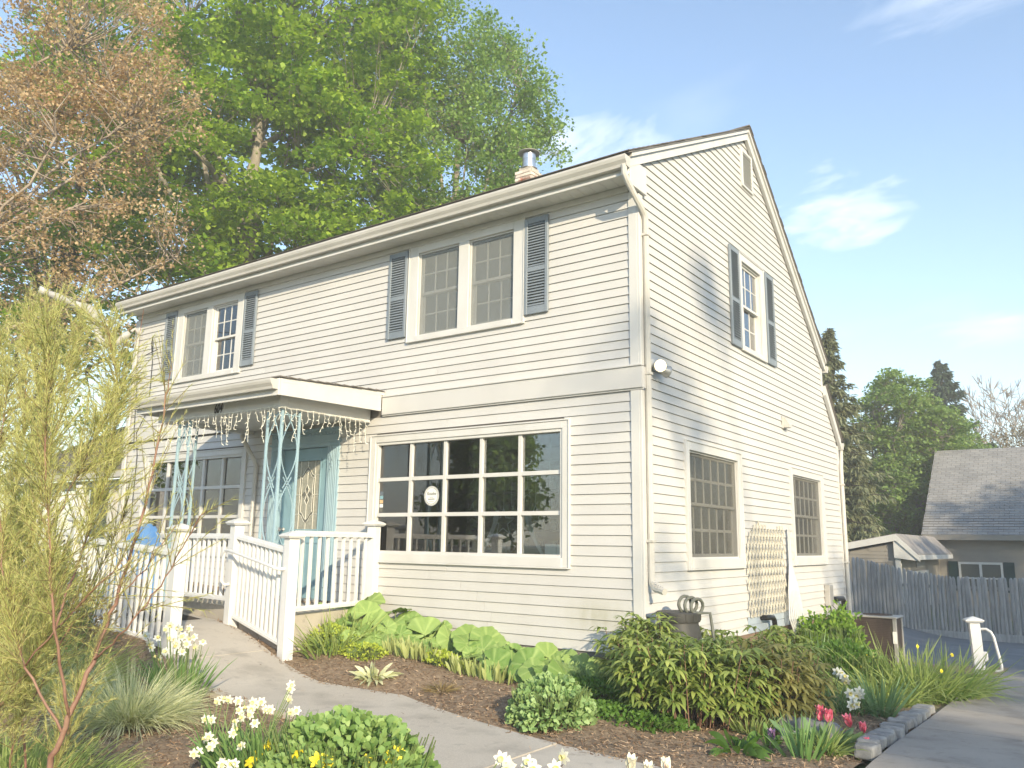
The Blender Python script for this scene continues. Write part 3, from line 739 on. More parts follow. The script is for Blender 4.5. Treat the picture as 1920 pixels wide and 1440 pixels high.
# ------------------------------------------------------------------ windows, shutters, door
def pane_template(plane, w_, h_, m):
    mb = MB(); PBX(plane)(mb, -w_/2, w_/2, -.002, .002, -h_/2, h_/2); me = mb.mesh('pane'); me.materials.append(MATS[m]); return me
def P3(plane, s, n, z): return (s, -n, z) if plane == 'f' else (n, s, z)
def lights(win, plane, s0, s1, z0, z1, cols, rows, n, mw, md, glass, munm, name='muntins'):
    """muntin bars and one pane per light between s0..s1, z0..z1"""
    bx = PBX(plane); cw, ch = (s1-s0)/cols, (z1-z0)/rows; mb = MB()
    for i in range(1, cols): bx(mb, s0+i*cw-mw/2, s0+i*cw+mw/2, n-md/2, n+md/2, z0, z1, .002)
    for j in range(1, rows):
        for i in range(cols):
            bx(mb, s0+i*cw+(mw/2+.0005 if i else 0), s0+(i+1)*cw-(mw/2+.0005 if i < cols-1 else 0), n-md/2+.001, n+md/2-.001, z0+j*ch-mw/2, z0+j*ch+mw/2, .002)
    mb.obj(name, munm, win)
    pm = pane_template(plane, cw-.004, ch-.004, glass)
    for i in range(cols):
        for j in range(rows):
            o = link('pane', pm, None, win, P3(plane, s0+(i+.5)*cw, n, z0+(j+.5)*ch))
            o.rotation_euler = (rs.normal()*.0018, rs.normal()*.0018, rs.normal()*.0018)
def casing(plane, s0, s1, z0, z1, tw, tt, tb, n0=.002, n1=.034, name='window', m='trim_white', parent=None, sill=True):
    bx = PBX(plane); mb = MB()
    bx(mb, s0, s0+tw, n0, n1, z0, z1, .003); bx(mb, s1-tw, s1, n0, n1, z0, z1, .003)
    bx(mb, s0+tw+.0005, s1-tw-.0005, n0, n1, z1-tt, z1, .003)
    bx(mb, s0+tw+.0005, s1-tw-.0005, n0, n1+(.012 if sill else 0), z0, z0+tb, .003)
    # outer back-band and inner stop
    bx(mb, s0-.018, s0-.0005, n0, n1+.012, z0-.018, z1+.018, .003); bx(mb, s1+.0005, s1+.018, n0, n1+.012, z0-.018, z1+.018, .003)
    bx(mb, s0, s1, n0, n1+.012, z1+.0005, z1+.018, .003); bx(mb, s0, s1, n0, n1+.018, z0-.018, z0-.0005, .003)
    return mb.obj(name, m, parent or house)
def double_hung(win, plane, s0, s1, z0, z1, cols, rows, glass='glass_upper', screen=None, munm='trim_white', pane_backing='pane_backing', jm='trim_white', sashm='trim_white', mw=.018):
    bx = PBX(plane); zm = (z0+z1)/2; j = .02
    mb = MB(); bx(mb, s0, s0+j, -.112, .001, z0, z1); bx(mb, s1-j, s1, -.112, .001, z0, z1); bx(mb, s0+j, s1-j, -.112, .001, z1-j, z1); bx(mb, s0+j, s1-j, -.112, .001, z0, z0+j)
    mb.obj('jamb', jm, win)
    f = .038
    for (a, b, nc) in ((zm-.012, z1-j, -.040), (z0+j, zm+.018, -.078)):
        sa, sb = s0+j+.002, s1-j-.002; mb = MB()
        bx(mb, sa, sa+f, nc-.015, nc+.015, a, b, .002); bx(mb, sb-f, sb, nc-.015, nc+.015, a, b, .002)
        bx(mb, sa+f, sb-f, nc-.015, nc+.015, a, a+f, .002); bx(mb, sa+f, sb-f, nc-.015, nc+.015, b-f*.9, b, .002)
        mb.obj('sash', sashm, win)
        lights(win, plane, sa+f, sb-f, a+f, b-f*.9, cols, rows, nc, mw, .016, glass, munm)
    if screen:
        mb = MB(); bx(mb, s0+j, s1-j, -.014, -.012, z0+j, z1-j); mb.obj('insect_screen', screen, win)
    if pane_backing:
        V = []; nseg = 40; sa, sb = s0-.02, s1+.02
        for i in range(nseg+1):
            s = sa+(sb-sa)*i/nseg; n = -.13-.012*math.sin(i*1.3)
            V += [P3(plane, s, n, z0-.05), P3(plane, s, n, z1+.05)]
        MB().add(V, [(2*i, 2*i+2, 2*i+3, 2*i+1) for i in range(nseg)]).obj('pane_backing', pane_backing, win, True)
# paired windows upstairs
for (a, b, idx) in ((-3.464, -1.555, 0), (-8.989, -7.149, 1)):
    z0, z1 = 4.119, 5.452; tw = .155; mid = (a+b)/2; mw = .085
    win = casing('f', a, b, z0, z1, tw, .10, .06)
    mb = MB(); PBX('f')(mb, mid-mw, mid+mw, .002, .034, z0+.0605, z1-.1005, .003); mb.obj('mullion', 'trim_white', win)
    double_hung(win, 'f', a+tw, mid-mw, z0+.06, z1-.10, 3, 2, screen='screen_light')
    double_hung(win, 'f', mid+mw, b-tw, z0+.06, z1-.10, 3, 2, pane_backing='sheer' if idx else 'pane_backing', screen=None if idx else 'screen_light')
# sheer strip of curtain showing in the lower sash of one upstairs window
V = []
for i in range(13): V += [(-3.06+i*.018, .105+.004*math.sin(i*2.0), 4.22), (-3.05+i*.016, .105+.004*math.sin(i*2.0), 4.72)]
MB().add(V, [(2*i, 2*i+2, 2*i+3, 2*i+1) for i in range(12)]).obj('sheer_curtain', 'sheer', house, True)
# single window in the gable
win = casing('g', 3.125, 4.125, 4.215, 5.655, .095, .10, .06)
double_hung(win, 'g', 3.22, 4.03, 4.275, 5.555, 3, 2, pane_backing=None)
mb = MB(); mb.box(-1.2, -1.15, 2.4, 5.2, 3.32, 6.3); mb.obj('inner_wall', 'pane_backing', house)
# ground floor gable windows behind dark screens
for (a, b) in ((1.09, 2.874), (5.036, 6.781)):
    win = casing('g', a, b, 1.211, 2.695, .10, .10, .11)
    double_hung(win, 'g', a+.10, b-.10, 1.321, 2.595, 6, 2, glass='glass', screen='screen_dark', munm='muntin_grey', pane_backing=None, sashm='muntin_grey', mw=.035)
# shop windows
def shopwin(a, b):
    z0, z1 = 1.2175, 2.8625
    win = casing('f', a, b, z0, z1, .085, .085, .10)
    bx = PBX('f'); mb = MB(); i0, i1, j0, j1 = a+.085, b-.085, z0+.10, z1-.085
    bx(mb, i0, i0+.035, -.12, .018, j0, j1, .002); bx(mb, i1-.035, i1, -.12, .018, j0, j1, .002)
    bx(mb, i0+.0355, i1-.0355, -.12, .018, j1-.035, j1, .002); bx(mb, i0+.0355, i1-.0355, -.12, .018, j0, j0+.035, .002)
    mb.obj('frame', 'trim_white', win)
    lights(win, 'f', i0+.035, i1-.035, j0+.035, j1-.035, 5, 3, -.045, .048, .075, 'glass', 'trim_white')
    return win
sw1 = shopwin(-4.05, -.899); sw2 = shopwin(-9.60, -6.78)
# shutters
def shutter(plane, s0, s1, z0, z1):
    bx = PBX(plane); mb = MB(); st = .045; zm = z0+(z1-z0)*.46
    n0, n1 = .019, .052
    bx(mb, s0, s0+st, n0, n1, z0, z1, .004); bx(mb, s1-st, s1, n0, n1, z0, z1, .004)
    for a, b in ((z0, z0+.095), (zm-.03, zm+.03), (z1-.07, z1)): bx(mb, s0+st, s1-st, n0, n1-.004, a, b, .003)
    bx(mb, s0+st, s1-st, n0, n0+.004, z0+.09, z1-.07)
    o = mb.obj('shutter', 'shutter_blue', house)
    for a, b in ((z0+.095, zm-.03), (zm+.03, z1-.07)):
        mb = MB(); n = int((b-a)/.034); st_ = (b-a)/n
        for i in range(n):
            z = a+(i+.5)*st_
            pr = [(n0+.005, z+.012), (n0+.010, z+.016), (n1-.003, z-.010), (n1-.008, z-.014)]
            if plane == 'f': mb.prism([(-p, q) for p, q in pr], 'x', s0+st-.002, s1-st+.002)
            else:
                mb.add([(p, s, q) for s in (s0+st-.002, s1-st+.002) for p, q in pr], [(0, 1, 2, 3), (7, 6, 5, 4), (0, 4, 5, 1), (1, 5, 6, 2), (2, 6, 7, 3), (3, 7, 4, 0)])
        mb.obj('louvre_panel', 'shutter_blue', o)
for s0, s1 in ((-3.845, -3.500), (-1.530, -1.185), (-9.375, -9.03), (-7.115, -6.785)): shutter('f', s0, s1, 4.195, 5.425)
shutter('g', 2.725, 3.09, 4.21, 5.66); shutter('g', 4.205, 4.575, 4.21, 5.66)
# gable vent
gv = MB(); bx = PBX('g')
for q in ((3.39, 3.43, 6.79, 7.40), (3.80, 3.84, 6.79, 7.40)): bx(gv, q[0], q[1], .002, .045, q[2], q[3], .003)
bx(gv, 3.43, 3.80, .002, .045, 7.36, 7.40, .003); bx(gv, 3.43, 3.80, .002, .045, 6.79, 6.83, .003); bx(gv, 3.43, 3.80, .018, .020, 6.83, 7.36)
gvo = gv.obj('gable_vent', 'trim_white', house)
for i in range(9):
    z = 6.86+i*.058
    mb = MB(); mb.add([(p, s, q) for s in (3.432, 3.798) for p, q in ((.021, z+.03), (.024, z+.034), (.044, z), (.041, z-.004))], [(0, 1, 2, 3), (7, 6, 5, 4), (0, 4, 5, 1), (1, 5, 6, 2), (2, 6, 7, 3), (3, 7, 4, 0)])
    mb.obj('slat', 'trim_white', gvo)
# door with leaded glass
FL = .64
dr = MB(); bx = PBX('f'); n0, n1 = -.075, -.035
bx(dr, -5.935, -5.70, n0, n1, FL+.03, 2.785, .003); bx(dr, -5.11, -4.92, n0, n1, FL+.03, 2.785, .003)
bx(dr, -5.6995, -5.1105, n0, n1, 2.63, 2.785, .003); bx(dr, -5.6995, -5.1105, n0, n1, FL+.03, 1.60, .003)
bx(dr, -5.69, -5.12, n1+.0005, n1+.014, 1.60, 1.625, .003); bx(dr, -5.69, -5.12, n1+.0005, n1+.014, 2.605, 2.63, .003)
bx(dr, -5.71, -5.69, n1+.0005, n1+.014, 1.60, 2.63, .003); bx(dr, -5.12, -5.10, n1+.0005, n1+.014, 1.60, 2.63, .003)
for a, b in ((-5.80, -5.45), (-5.36, -5.03)):
    for q in ((a, a+.02, .80, 1.45), (b-.02, b, .80, 1.45)): bx(dr, q[0], q[1], n1+.0005, n1+.010, q[2], q[3], .002)
    bx(dr, a+.02, b-.02, n1+.0005, n1+.010, 1.43, 1.45, .002); bx(dr, a+.02, b-.02, n1+.0005, n1+.010, .80, .82, .002)
door = dr.obj('door', 'door_blue', house)
mb = MB(); bx(mb, -5.70, -5.11, -.062, -.056, 1.60, 2.63); mb.obj('door_glass', 'leaded_glass', door)
cm = MB(); yy = .052; cxm = -5.405
def came(pts, r=.0055): cm.tube([(cxm+a*.285, yy, 2.115+b*.495) for a, b in pts], r, 5, False)
arc = lambda s: [(-.55*1, s*.50), (-.52, s*.56), (-.35, s*.60), (-.18, s*.74), (0, s*.82), (.18, s*.74), (.35, s*.60), (.52, s*.56), (.55, s*.50)]
arc2 = lambda s: [(-.42, s*.50), (-.30, s*.53), (-.14, s*.66), (0, s*.72), (.14, s*.66), (.30, s*.53), (.42, s*.50)]
for s in (-1, 1):
    came(arc(s)); came(arc2(s)); came([(0, s*.82), (0, s)]); came([(0, s*.72), (0, s*.30)])
    came([(s*.55, -.5), (s*.55, .5)]); came([(s*.42, -.5), (s*.42, .5)]); came([(s*.55, .5), (s*.55, 1)]); came([(s*.55, -.5), (s*.55, -1)])
    came([(s*.55, .56), (s, .56)]); came([(s*.55, -.56), (s, -.56)]); came([(s*.42, 0), (s, 0)]); came([(s*.55, .5), (s*.42, .5)])
    came([(0, s*.30), (.15, s*.16), (0, .0), (-.15, s*.16), (0, s*.30)]); came([(s*.02, 0), (s*.2, .12), (s*.36, 0), (s*.2, -.12), (s*.02, 0)])
cm.obj('caming', 'came', door, True)
dm = MB()
for pts in ([(0, .29), (.14, .16), (0, .01), (-.14, .16)], [(0, -.29), (-.14, -.16), (0, -.01), (.14, -.16)], [(.03, 0), (.2, .11), (.35, 0), (.2, -.11)], [(-.03, 0), (-.2, -.11), (-.35, 0), (-.2, .11)]):
    dm.prism([(cxm+a*.285, 2.115+b*.495) for a, b in pts], 'y', .054, .056)
for s in (-1, 1):
    A_, B_ = arc(s), arc2(s)
    dm.prism([(cxm+a*.285, 2.115+b*.495) for a, b in A_+B_[::-1]], 'y', .054, .0555)
    dm.prism([(cxm+a*.285, 2.115+b*.495) for a, b in ((s*.55, -.5), (s*.55, .5), (s*.42, .5), (s*.42, -.5))], 'y', .054, .0555)
dm.obj('bevelled_lights', 'bevel_glass', door)
MB().lathe([(.028, .036), (.028, .03), (.012, .024), (.012, -.01), (.026, -.018), (.033, -.035), (.026, -.052), (.005, -.058)], (-5.86, 0, 1.62), 16, 'y').obj('door_knob', 'metal_light', door, True)
# blue surround: fluted pilasters and header
su = MB()
for a, b in ((-6.17, -5.955), (-4.90, -4.685)):
    bx(su, a, b, .002, .030, FL+.02, 2.83, .003)
    for i in range(5): c = a+.04+i*(b-a-.08)/4; bx(su, c-.011, c+.011, .0305, .046, FL+.2, 2.78, .004)
bx(su, -6.17, -4.685, .002, .035, 2.831, 3.055, .003); bx(su, -6.20, -4.655, .002, .055, 2.845, 2.87, .004); bx(su, -6.20, -4.655, .002, .065, 3.03, 3.056, .004)
for i in range(30): bx(su, -6.15+i*.049, -6.15+i*.049+.022, .0355, .052, 2.955, 2.985)
bx(su, -5.954, -5.937, -.10, .030, FL+.02, 2.83); bx(su, -4.918, -4.901, -.10, .030, FL+.02, 2.83); bx(su, -5.937, -4.918, -.10, .030, 2.79, 2.83)
su.obj('door_surround', 'porch_blue', house)
MB().box(-5.95, -4.90, -.12, .09, FL-.005, FL+.028, .004).obj('threshold', 'metal_light', house)
# ------------------------------------------------------------------ porch
pr = MB(); X0, X1, YF = -6.95, -3.87, -1.75
pr.prism([(YF, 3.325), (-.012, 3.425), (-.012, 3.475), (YF, 3.375)], 'x', X0, X1)
pr.box(X0+.03, X1-.03, YF+.03, -.012, 3.243, 3.256)                      # soffit board
pr.prism([(YF+.001, 3.17), (-.06, 3.205), (-.06, 3.424), (YF+.001, 3.324)], 'x', X1-.03, X1)
pr.prism([(YF+.001, 3.17), (-.06, 3.205), (-.06, 3.424), (YF+.001, 3.324)], 'x', X0, X0+.03)
pr.box(X0, X1, YF-.022, YF-.001, 3.165, 3.37, .003)
porch = pr.obj('porch_roof', 'trim_white', house)
for i in range(12):
    y0 = YF-.03+i*.145; y1 = min(y0+.165, -.02); z0 = 3.377+(y0-YF)*.0575; z1 = z0+(y1-y0)*.0575
    j = rs.uniform(-.01, .01)
    MB().prism([(y0, z0+.006), (y1, z1+.001), (y1, z1+.006), (y0, z0+.022)], 'x', X0-.03+j, X1+.03+j*.6).obj('shingle_course', 'shingle', porch)
g = gutter(YF-.0225, 3.235, X0-.04, X1-.02, house, -1, .115, .12); g.name = 'porch_gutter'
bm_ = MB().box(-6.74, -4.09, -1.56, -1.44, 3.06, 3.242, .003).box(-4.21, -4.09, -1.4395, -.035, 3.06, 3.242, .003).box(-6.74, -6.62, -1.4395, -.035, 3.06, 3.242, .003)
bm_.box(-6.61, -4.22, -1.43, -.035, 3.115, 3.13).obj('porch_beam', 'trim_white', house)
# downspout of the porch gutter against the wall
dspout([(-6.70, -.20, 3.05), (-6.68, -.15, 2.93), (-6.52, -.07, 2.66), (-6.49, -.055, 2.56), (-6.49, -.055, .8)])
# house number
tcu = bpy.data.curves.new('house_number', 'FONT'); tcu.body = '604'; tcu.size = .185; tcu.extrude = .004; tcu.align_x = 'CENTER'; tcu.shear = .28; tcu.space_character = 1.08
tmp = bpy.data.objects.new('tmp', tcu); col.objects.link(tmp)
bpy.context.view_layer.update()
me = bpy.data.meshes.new_from_object(tmp.evaluated_get(bpy.context.evaluated_depsgraph_get())); bpy.data.objects.remove(tmp)
no = link('house_number', me, 'iron_dark', house, (-5.345, -1.568, 3.09)); no.rotation_euler = (PI/2, 0, 0); no.scale = (.58, 1, 1)
# scrolled iron columns painted blue
def column(xa, ya, dx, dy):
    cz0, cz1 = FL+.0, 3.058
    col_ = MB().box(xa-.016, xa+.016, ya-.016, ya+.016, cz0, cz1, .002).obj('porch_column', 'porch_blue', house)
    MB().box(xa+dx-.014, xa+dx+.014, ya-.014, ya+.014, cz0, cz1, .002).obj('bar', 'porch_blue', col_)
    MB().box(xa-.014, xa+.014, ya+dy-.014, ya+dy+.014, cz0, cz1, .002).obj('bar', 'porch_blue', col_)
    for (ux, uy) in ((dx, 0), (0, dy)):
        wv = (0, .012, 0) if ux else (.012, 0, 0)
        for k in range(3):
            zc = cz1-.50-k*.80
            for s in (-1, 1):
                pts = []
                for i in range(17):
                    t = -1+2*i/16; b = math.cos(t*PI*.5)*.98*s-.5*(1-math.cos(t*PI*.5))*s
                    pts.append((xa+ux*(.5+b*.46), ya+uy*(.5+b*.46), zc+t*.47))
                MB().ribbon(pts, wv, .009).obj('scroll', 'porch_blue', col_)
        mb = MB()
        for z in (cz1-.06, cz0+.05): mb.ribbon([(xa, ya, z), (xa+ux, ya+uy, z)], wv, .012)
        mb.obj('crossbar', 'porch_blue', col_)
column(-4.15, -1.47, -.27, .27); column(-6.34, -1.47, .25, .27)
# porch slab
MB().prism([(-3.93, -.035), (-3.68, -1.58), (-4.80, -1.40), (-6.0, -1.12), (-8.3, -.97), (-8.3, -.035)], 'z', -.05, FL-.006).obj('porch_slab', 'concrete', house)
# ------------------------------------------------------------------ railings
capm = MB(); capm.lathe([(.098, 0), (.104, .008), (.104, .022), (.086, .034), (.088, .046), (.080, .056), (.012, .088)], (0, 0, 0), 4)
def cap_mesh(scale=1.0):
    mb = MB(); prof = [(.092, 0), (.100, .010), (.112, .022), (.112, .036), (.094, .046), (.088, .052), (.004, .085)]
    vs = []
    for r_, z in prof:
        r_ *= scale*.98; vs += [(-r_, -r_, z), (r_, -r_, z), (r_, r_, z), (-r_, r_, z)]
    fs = [(3, 2, 1, 0)]
    for i in range(len(prof)-1):
        for k_ in range(4): fs.append((i*4+k_, i*4+(k_+1) % 4, (i+1)*4+(k_+1) % 4, (i+1)*4+k_))
    fs.append(tuple((len(prof)-1)*4+k_ for k_ in range(4)))
    return mb.add(vs, fs)
def post(parent, x, y, z0, z1, ang=0, w_=.064):
    po = MB().box(-w_, w_, -w_, w_, z0-.12, z1, .004).obj('post', 'vinyl_white', parent, loc=(x, y, 0)); po.rotation_euler = (0, 0, ang)
    cp = cap_mesh().obj('post_cap', 'vinyl_white', parent, loc=(x, y, z1)); cp.rotation_euler = (0, 0, ang)
    return po
def railing(label, p, q, top, bot, nbal, posts=(), handrail=None, wb=.017):
    """p,q end points in plan; top=(za,zb) of top rail, bot=(za,zb) of bottom rail"""
    root = empty('railing', ((p[0]+q[0])/2, (p[1]+q[1])/2, min(bot)), label, 'railing', 'white porch railings')
    p, q = np.array(p, float), np.array(q, float); L_ = np.linalg.norm(q-p); u = (q-p)/L_; nrm = np.array([-u[1], u[0]])
    ang = math.atan2(u[1], u[0])
    def bar(zz, w_, h, name, c=.006):
        mb = MB()
        def pt(t, a, b): r_ = p+u*t*L_+nrm*a; return (r_[0], r_[1], zz[0]+(zz[1]-zz[0])*t+b)
        sec = [(-w_, 0), (-w_, h*.55), (-w_*.72, h*.62), (-w_*.72, h*.85), (-w_*.5, h), (w_*.5, h), (w_*.72, h*.85), (w_*.72, h*.62), (w_, h*.55), (w_, 0)]
        vs = [pt(t, a, b) for t in (0, 1) for a, b in sec]; k_ = len(sec)
        fs = [tuple(range(k_)), tuple(range(2*k_-1, k_-1, -1))]+[(i, i+k_, (i+1) % k_+k_, (i+1) % k_) for i in range(k_)]
        mb.add(vs, fs).obj(name, 'vinyl_white', root)
    bar(top, .040, .065, 'top_rail'); bar(bot, .028, .055, 'bottom_rail')
    for i in range(nbal):
        t = (i+.5+.25)/(nbal+.5); c = p+u*t*L_; zb0 = bot[0]+(bot[1]-bot[0])*t+.045; zt = top[0]+(top[1]-top[0])*t+.004
        o = MB().box(-wb, wb, -wb, wb, zb0, zt, .002).obj('baluster', 'vinyl_white', root, loc=(c[0], c[1], 0)); o.rotation_euler = (0, 0, ang)
    for (x, y, z0, z1) in posts: post(root, x, y, z0, z1, ang)
    if handrail:
        a = [np.array(h, float) for h in handrail]
        o = MB().tube(a, .019, 10).obj('handrail', 'vinyl_white', root); smooth_by_angle(o, 40)
        for i_ in (0, -1): pass
    return root
# porch end, from the front corner back to the house wall
railing('short white porch railing running from the corner post back to the house wall', (-3.60, -1.59), (-3.86, -.145), (1.515, 1.515), (.675, .675), 9, [(-3.87, -.085, .1, 1.665)])
# slope of the ramp with the tube handrail
pA, pB = np.array((-4.87, -1.47)), np.array((-3.585, -1.66))
uA = (pB-pA)/np.linalg.norm(pB-pA); nA = np.array((uA[1], -uA[0]))
hp = lambda t, off, z: (*(pA+(pB-pA)*t+nA*off), z)
railing('sloping white ramp railing with a round handrail between two capped posts', tuple(pA+uA*.07), tuple(pB-uA*.07), (1.475, 1.325), (.53, .30), 11,
        [(pA[0], pA[1], .40, 1.645), (pB[0], pB[1], .05, 1.49)],
        [hp(.02, .065, .93), hp(.00, .12, .92), hp(-.02, .15, .97), hp(-.01, .15, 1.25), hp(.02, .15, 1.33), hp(.10, .15, 1.335), hp(.90, .15, 1.17), hp(.95, .145, 1.155), hp(.985, .11, 1.15), hp(.985, .066, 1.15)])
# front of the porch
railing('white porch railing behind the ramp, in front of the left shop window', (-7.00, -1.20), (-4.95, -1.45), (1.475, 1.475), (.72, .72), 15)
# outer side of the ramp
railing('white ramp railing in the left garden behind the white daffodils', (-6.64, -2.53), (-4.12, -2.765), (1.42, 1.29), (.50, .34), 18, [(-4.05, -2.77, .1, 1.545), (-6.72, -2.52, .3, 1.66)])
railing('white railing running on left behind the feathery shrub', (-9.3, -2.35), (-6.79, -2.51), (1.62, 1.48), (.68, .53), 18, [(-9.38, -2.34, .4, 1.80)])
# doormat
mt = MB().box(-.52, .52, -.32, .32, 0, .016, .004).obj('doormat', 'mat_fibre', None, loc=(-5.75, -1.75, G(-5.75, -1.75)+.036))
mt.rotation_euler = (0, math.atan(.09), .02); setp(mt, 'dark ribbed doormat lying on the ramp by the porch railing', 'doormat')
mb = MB()
for i in range(20): mb.box(-.50, .50, -.31+i*.032, -.31+i*.032+.016, .0165, .022)
o = link('rib', mb.mesh('rib'), 'mat_fibre'); o.parent = mt
# ------------------------------------------------------------------ garden chair
ch = empty('garden_chair', (-7.12, -1.85, .50), 'bright blue wooden garden chair with round slatted back behind the ramp railing', 'chair')
bw = .131
for i in range(8):
    s = (i-3.5)*.135; top_ = 1.03-.28*(abs(i-3.5)/3.5)**2*1.0
    o = MB().prism([(-bw/2, .25), (bw/2, .25), (bw/2, top_-.03*(i > 3)), (0, top_+.012), (-bw/2, top_-.03*(i < 4))], 'y', -.010, .010).obj('back_slat', 'chair_blue', ch, loc=(-7.12+s, -1.62, .68))
    o.rotation_euler = (-.28, 0, 0)
for i in range(5): MB().box(-7.56, -6.68, -2.12+i*.105, -2.03+i*.105, .80-i*.028, .82-i*.028, .003).obj('seat_slat', 'chair_blue', ch)
for sx in (-1, 1):
    xx = -7.12+sx*.48
    MB().box(xx-.02, xx+.02, -2.16, -2.07, .46, 1.02, .004).obj('leg', 'chair_blue', ch); MB().box(xx-.02, xx+.02, -1.52, -1.44, .46, 1.05, .004).obj('leg', 'chair_blue', ch)
    MB().box(xx-.07, xx+.07, -2.22, -1.42, 1.055, 1.08, .006).obj('arm', 'chair_blue', ch)
# ------------------------------------------------------------------ icicle lights along the porch beam
st = empty('icicle_lights', (-5.0, -1.575, 3.1), 'white icicle string lights hanging under the porch roof edge', 'string lights')
ri = np.random.default_rng(5)
run = [(-6.7, -1.58), (-4.07, -1.58), (-4.07, -.06)]
pts = []; Ltot = 2.63+1.52; nseg = 46
for i in range(nseg+1):
    d_ = Ltot*i/nseg
    x, y = (-6.7+d_, -1.58) if d_ < 2.63 else (-4.07, -1.58+(d_-2.63))
    pts.append((x, y, 3.085-.022*abs(math.sin(i*1.35))+ri.uniform(-.008, .012)))
MB().tube(pts, .0035, 4).obj('cable', 'string_light', st)
for i in range(50):
    k_ = int((i+.5)/50*nseg); x, y, z = pts[k_]; L_ = ri.choice([.14, .22, .30, .40]); n_ = max(3, int(L_/.05)); P = [np.array((x, y, z))]
    for j in range(n_): P.append(P[-1]+np.array((ri.normal()*.011, ri.normal()*.008, -L_/n_)))
    mb = MB().tube(P, .0028, 4)
    for p_ in P[1:]:
        dd_ = np.array((ri.normal(), ri.normal()*.6, -.35)); dd_ /= np.linalg.norm(dd_); mb.tube([p_, p_+dd_*.016, p_+dd_*.036], [.0045, .0055, .002], 5)
    mb.obj('strand', 'string_light', st)
# ------------------------------------------------------------------ fixtures on the gable wall
fx = MB().lathe([(.055, 0), (.055, .012), (.045, .022), (.03, .028)], (.017, .27, 3.47), 18, 'x').obj('floodlight', 'trim_white', house, True)
MB().tube([(.04, .27, 3.47), (.075, .30, 3.46), (.085, .36, 3.43)], .010, 6).obj('arm', 'metal_light', fx); MB().tube([(.04, .27, 3.47), (.07, .27, 3.46), (.09, .25, 3.455)], .010, 6).obj('arm', 'metal_light', fx)
def lamp(c, aim, lit):
    aim = Vector(aim).normalized(); q = aim.to_track_quat('Z', 'Y').to_euler()
    o = MB().lathe([(.028, -.085), (.045, -.075), (.052, -.05), (.056, -.01), (.07, .02), (.072, .045), (.066, .046)], (0, 0, 0), 22).obj('lamp_head', 'metal_light', fx, loc=c); o.rotation_euler = q; smooth_by_angle(o, 40)
    c2 = tuple(Vector(c)+aim*.0475)
    o = MB().lathe([(.064, 0), (.060, .006), (.03, .014), (.004, .016)], (0, 0, 0), 22).obj('lamp_lens', 'lamp_lit' if lit else 'jar', fx, True, loc=c2); o.rotation_euler = q
lamp((.115, .245, 3.43), (.62, -.72, -.18), True); lamp((.115, .385, 3.40), (.45, .80, -.30), False)
# dryer vent hood
vh = MB(); vh.box(.017, .03, 4.76, 4.96, 3.28, 3.48, .004); vh.prism([(.031, 3.46), (.055, 3.46), (.12, 3.33), (.12, 3.31), (.031, 3.31)][:0] or [(.031, 4.79), (.12, 4.79), (.12, 4.93), (.031, 4.93)], 'z', 3.30, 3.345)
vh.add([(.031, 4.79, 3.346), (.12, 4.79, 3.346), (.12, 4.93, 3.346), (.031, 4.93, 3.346), (.031, 4.80, 3.455), (.055, 4.80, 3.45), (.055, 4.92, 3.45), (.031, 4.92, 3.455)], [(0, 1, 2, 3), (4, 7, 6, 5), (0, 4, 5, 1), (1, 5, 6, 2), (2, 6, 7, 3), (3, 7, 4, 0)])
vh.obj('vent_hood', 'gutter_cream', house)
# drain pipe, meter box, conduit
o = MB().tube([(.0, 3.43, .53), (.10, 3.43, .53), (.115, 3.50, .53), (.12, 3.64, .52), (.12, 3.69, .48), (.12, 3.71, .40), (.12, 3.715, .12)], .035, 10).obj('drain_pipe', 'plastic_black', house); smooth_by_angle(o, 50)
MB().box(.018, .10, 6.58, 6.82, .52, .86, .006).obj('meter_box', 'metal_light', house)
MB().tube([(.06, 6.72, .52), (.07, 6.76, .35), (.08, 6.80, .1)], .012, 6).tube([(.06, 6.8, .53), (.12, 6.95, .42), (.14, 7.0, .2)], .006, 5).obj('cable', 'wire_black', house)
o = MB().tube([(.0, 6.95, .62), (.09, 6.95, .62), (.10, 7.05, .62), (.10, 7.36, .61), (.10, 7.42, .58), (.10, 7.43, .50), (.10, 7.43, -.1)], .042, 10).obj('line_cover', 'plastic_black', house); smooth_by_angle(o, 50)
# service conduit, antenna rod and cables at the left corner
MB().tube([(-10.22, -.06, 5.15), (-10.22, -.06, 3.0), (-10.20, -.07, 2.7), (-10.14, -.06, 2.4), (-10.14, -.06, .6)], .022, 8).obj('conduit', 'gutter_cream', house, True)
MB().tube([(-10.22, -.06, 5.15), (-10.22, -.14, 5.25), (-10.22, -.2, 5.18)], .028, 8).obj('weatherhead', 'gutter_cream', house, True)
MB().tube([(-9.66, -.05, 4.0), (-9.66, -.06, 4.6), (-9.68, -.10, 4.9), (-9.62, -.12, 5.02), (-9.60, -.12, 4.92), (-9.66, -.08, 4.75)], .008, 5).tube([(-9.9, -.07, 4.72), (-9.42, -.12, 4.76)], .008, 5).obj('antenna', 'wire_black', house)
MB().tube([(-9.66, -.05, 4.0), (-9.7, -.07, 3.6), (-9.95, -.06, 3.3), (-9.85, -.06, 2.9), (-9.86, -.05, 1.2)], .008, 5).tube([(-10.1, -.07, 4.4), (-10.02, -.07, 3.4), (-9.96, -.07, 3.0)], .008, 5).obj('cable', 'wire_black', house)
o = MB().tube([(-9.7, -.30, 5.50), (-9.95, -.18, 5.2), (-10.2, -.1, 5.0)], .004, 4).obj('cable', 'copper_wire', house)
sd = empty('service_wire', (-10.22, -.2, 5.18), 'sagging overhead service wire wrapped in grey plastic near the house corner', 'wire')
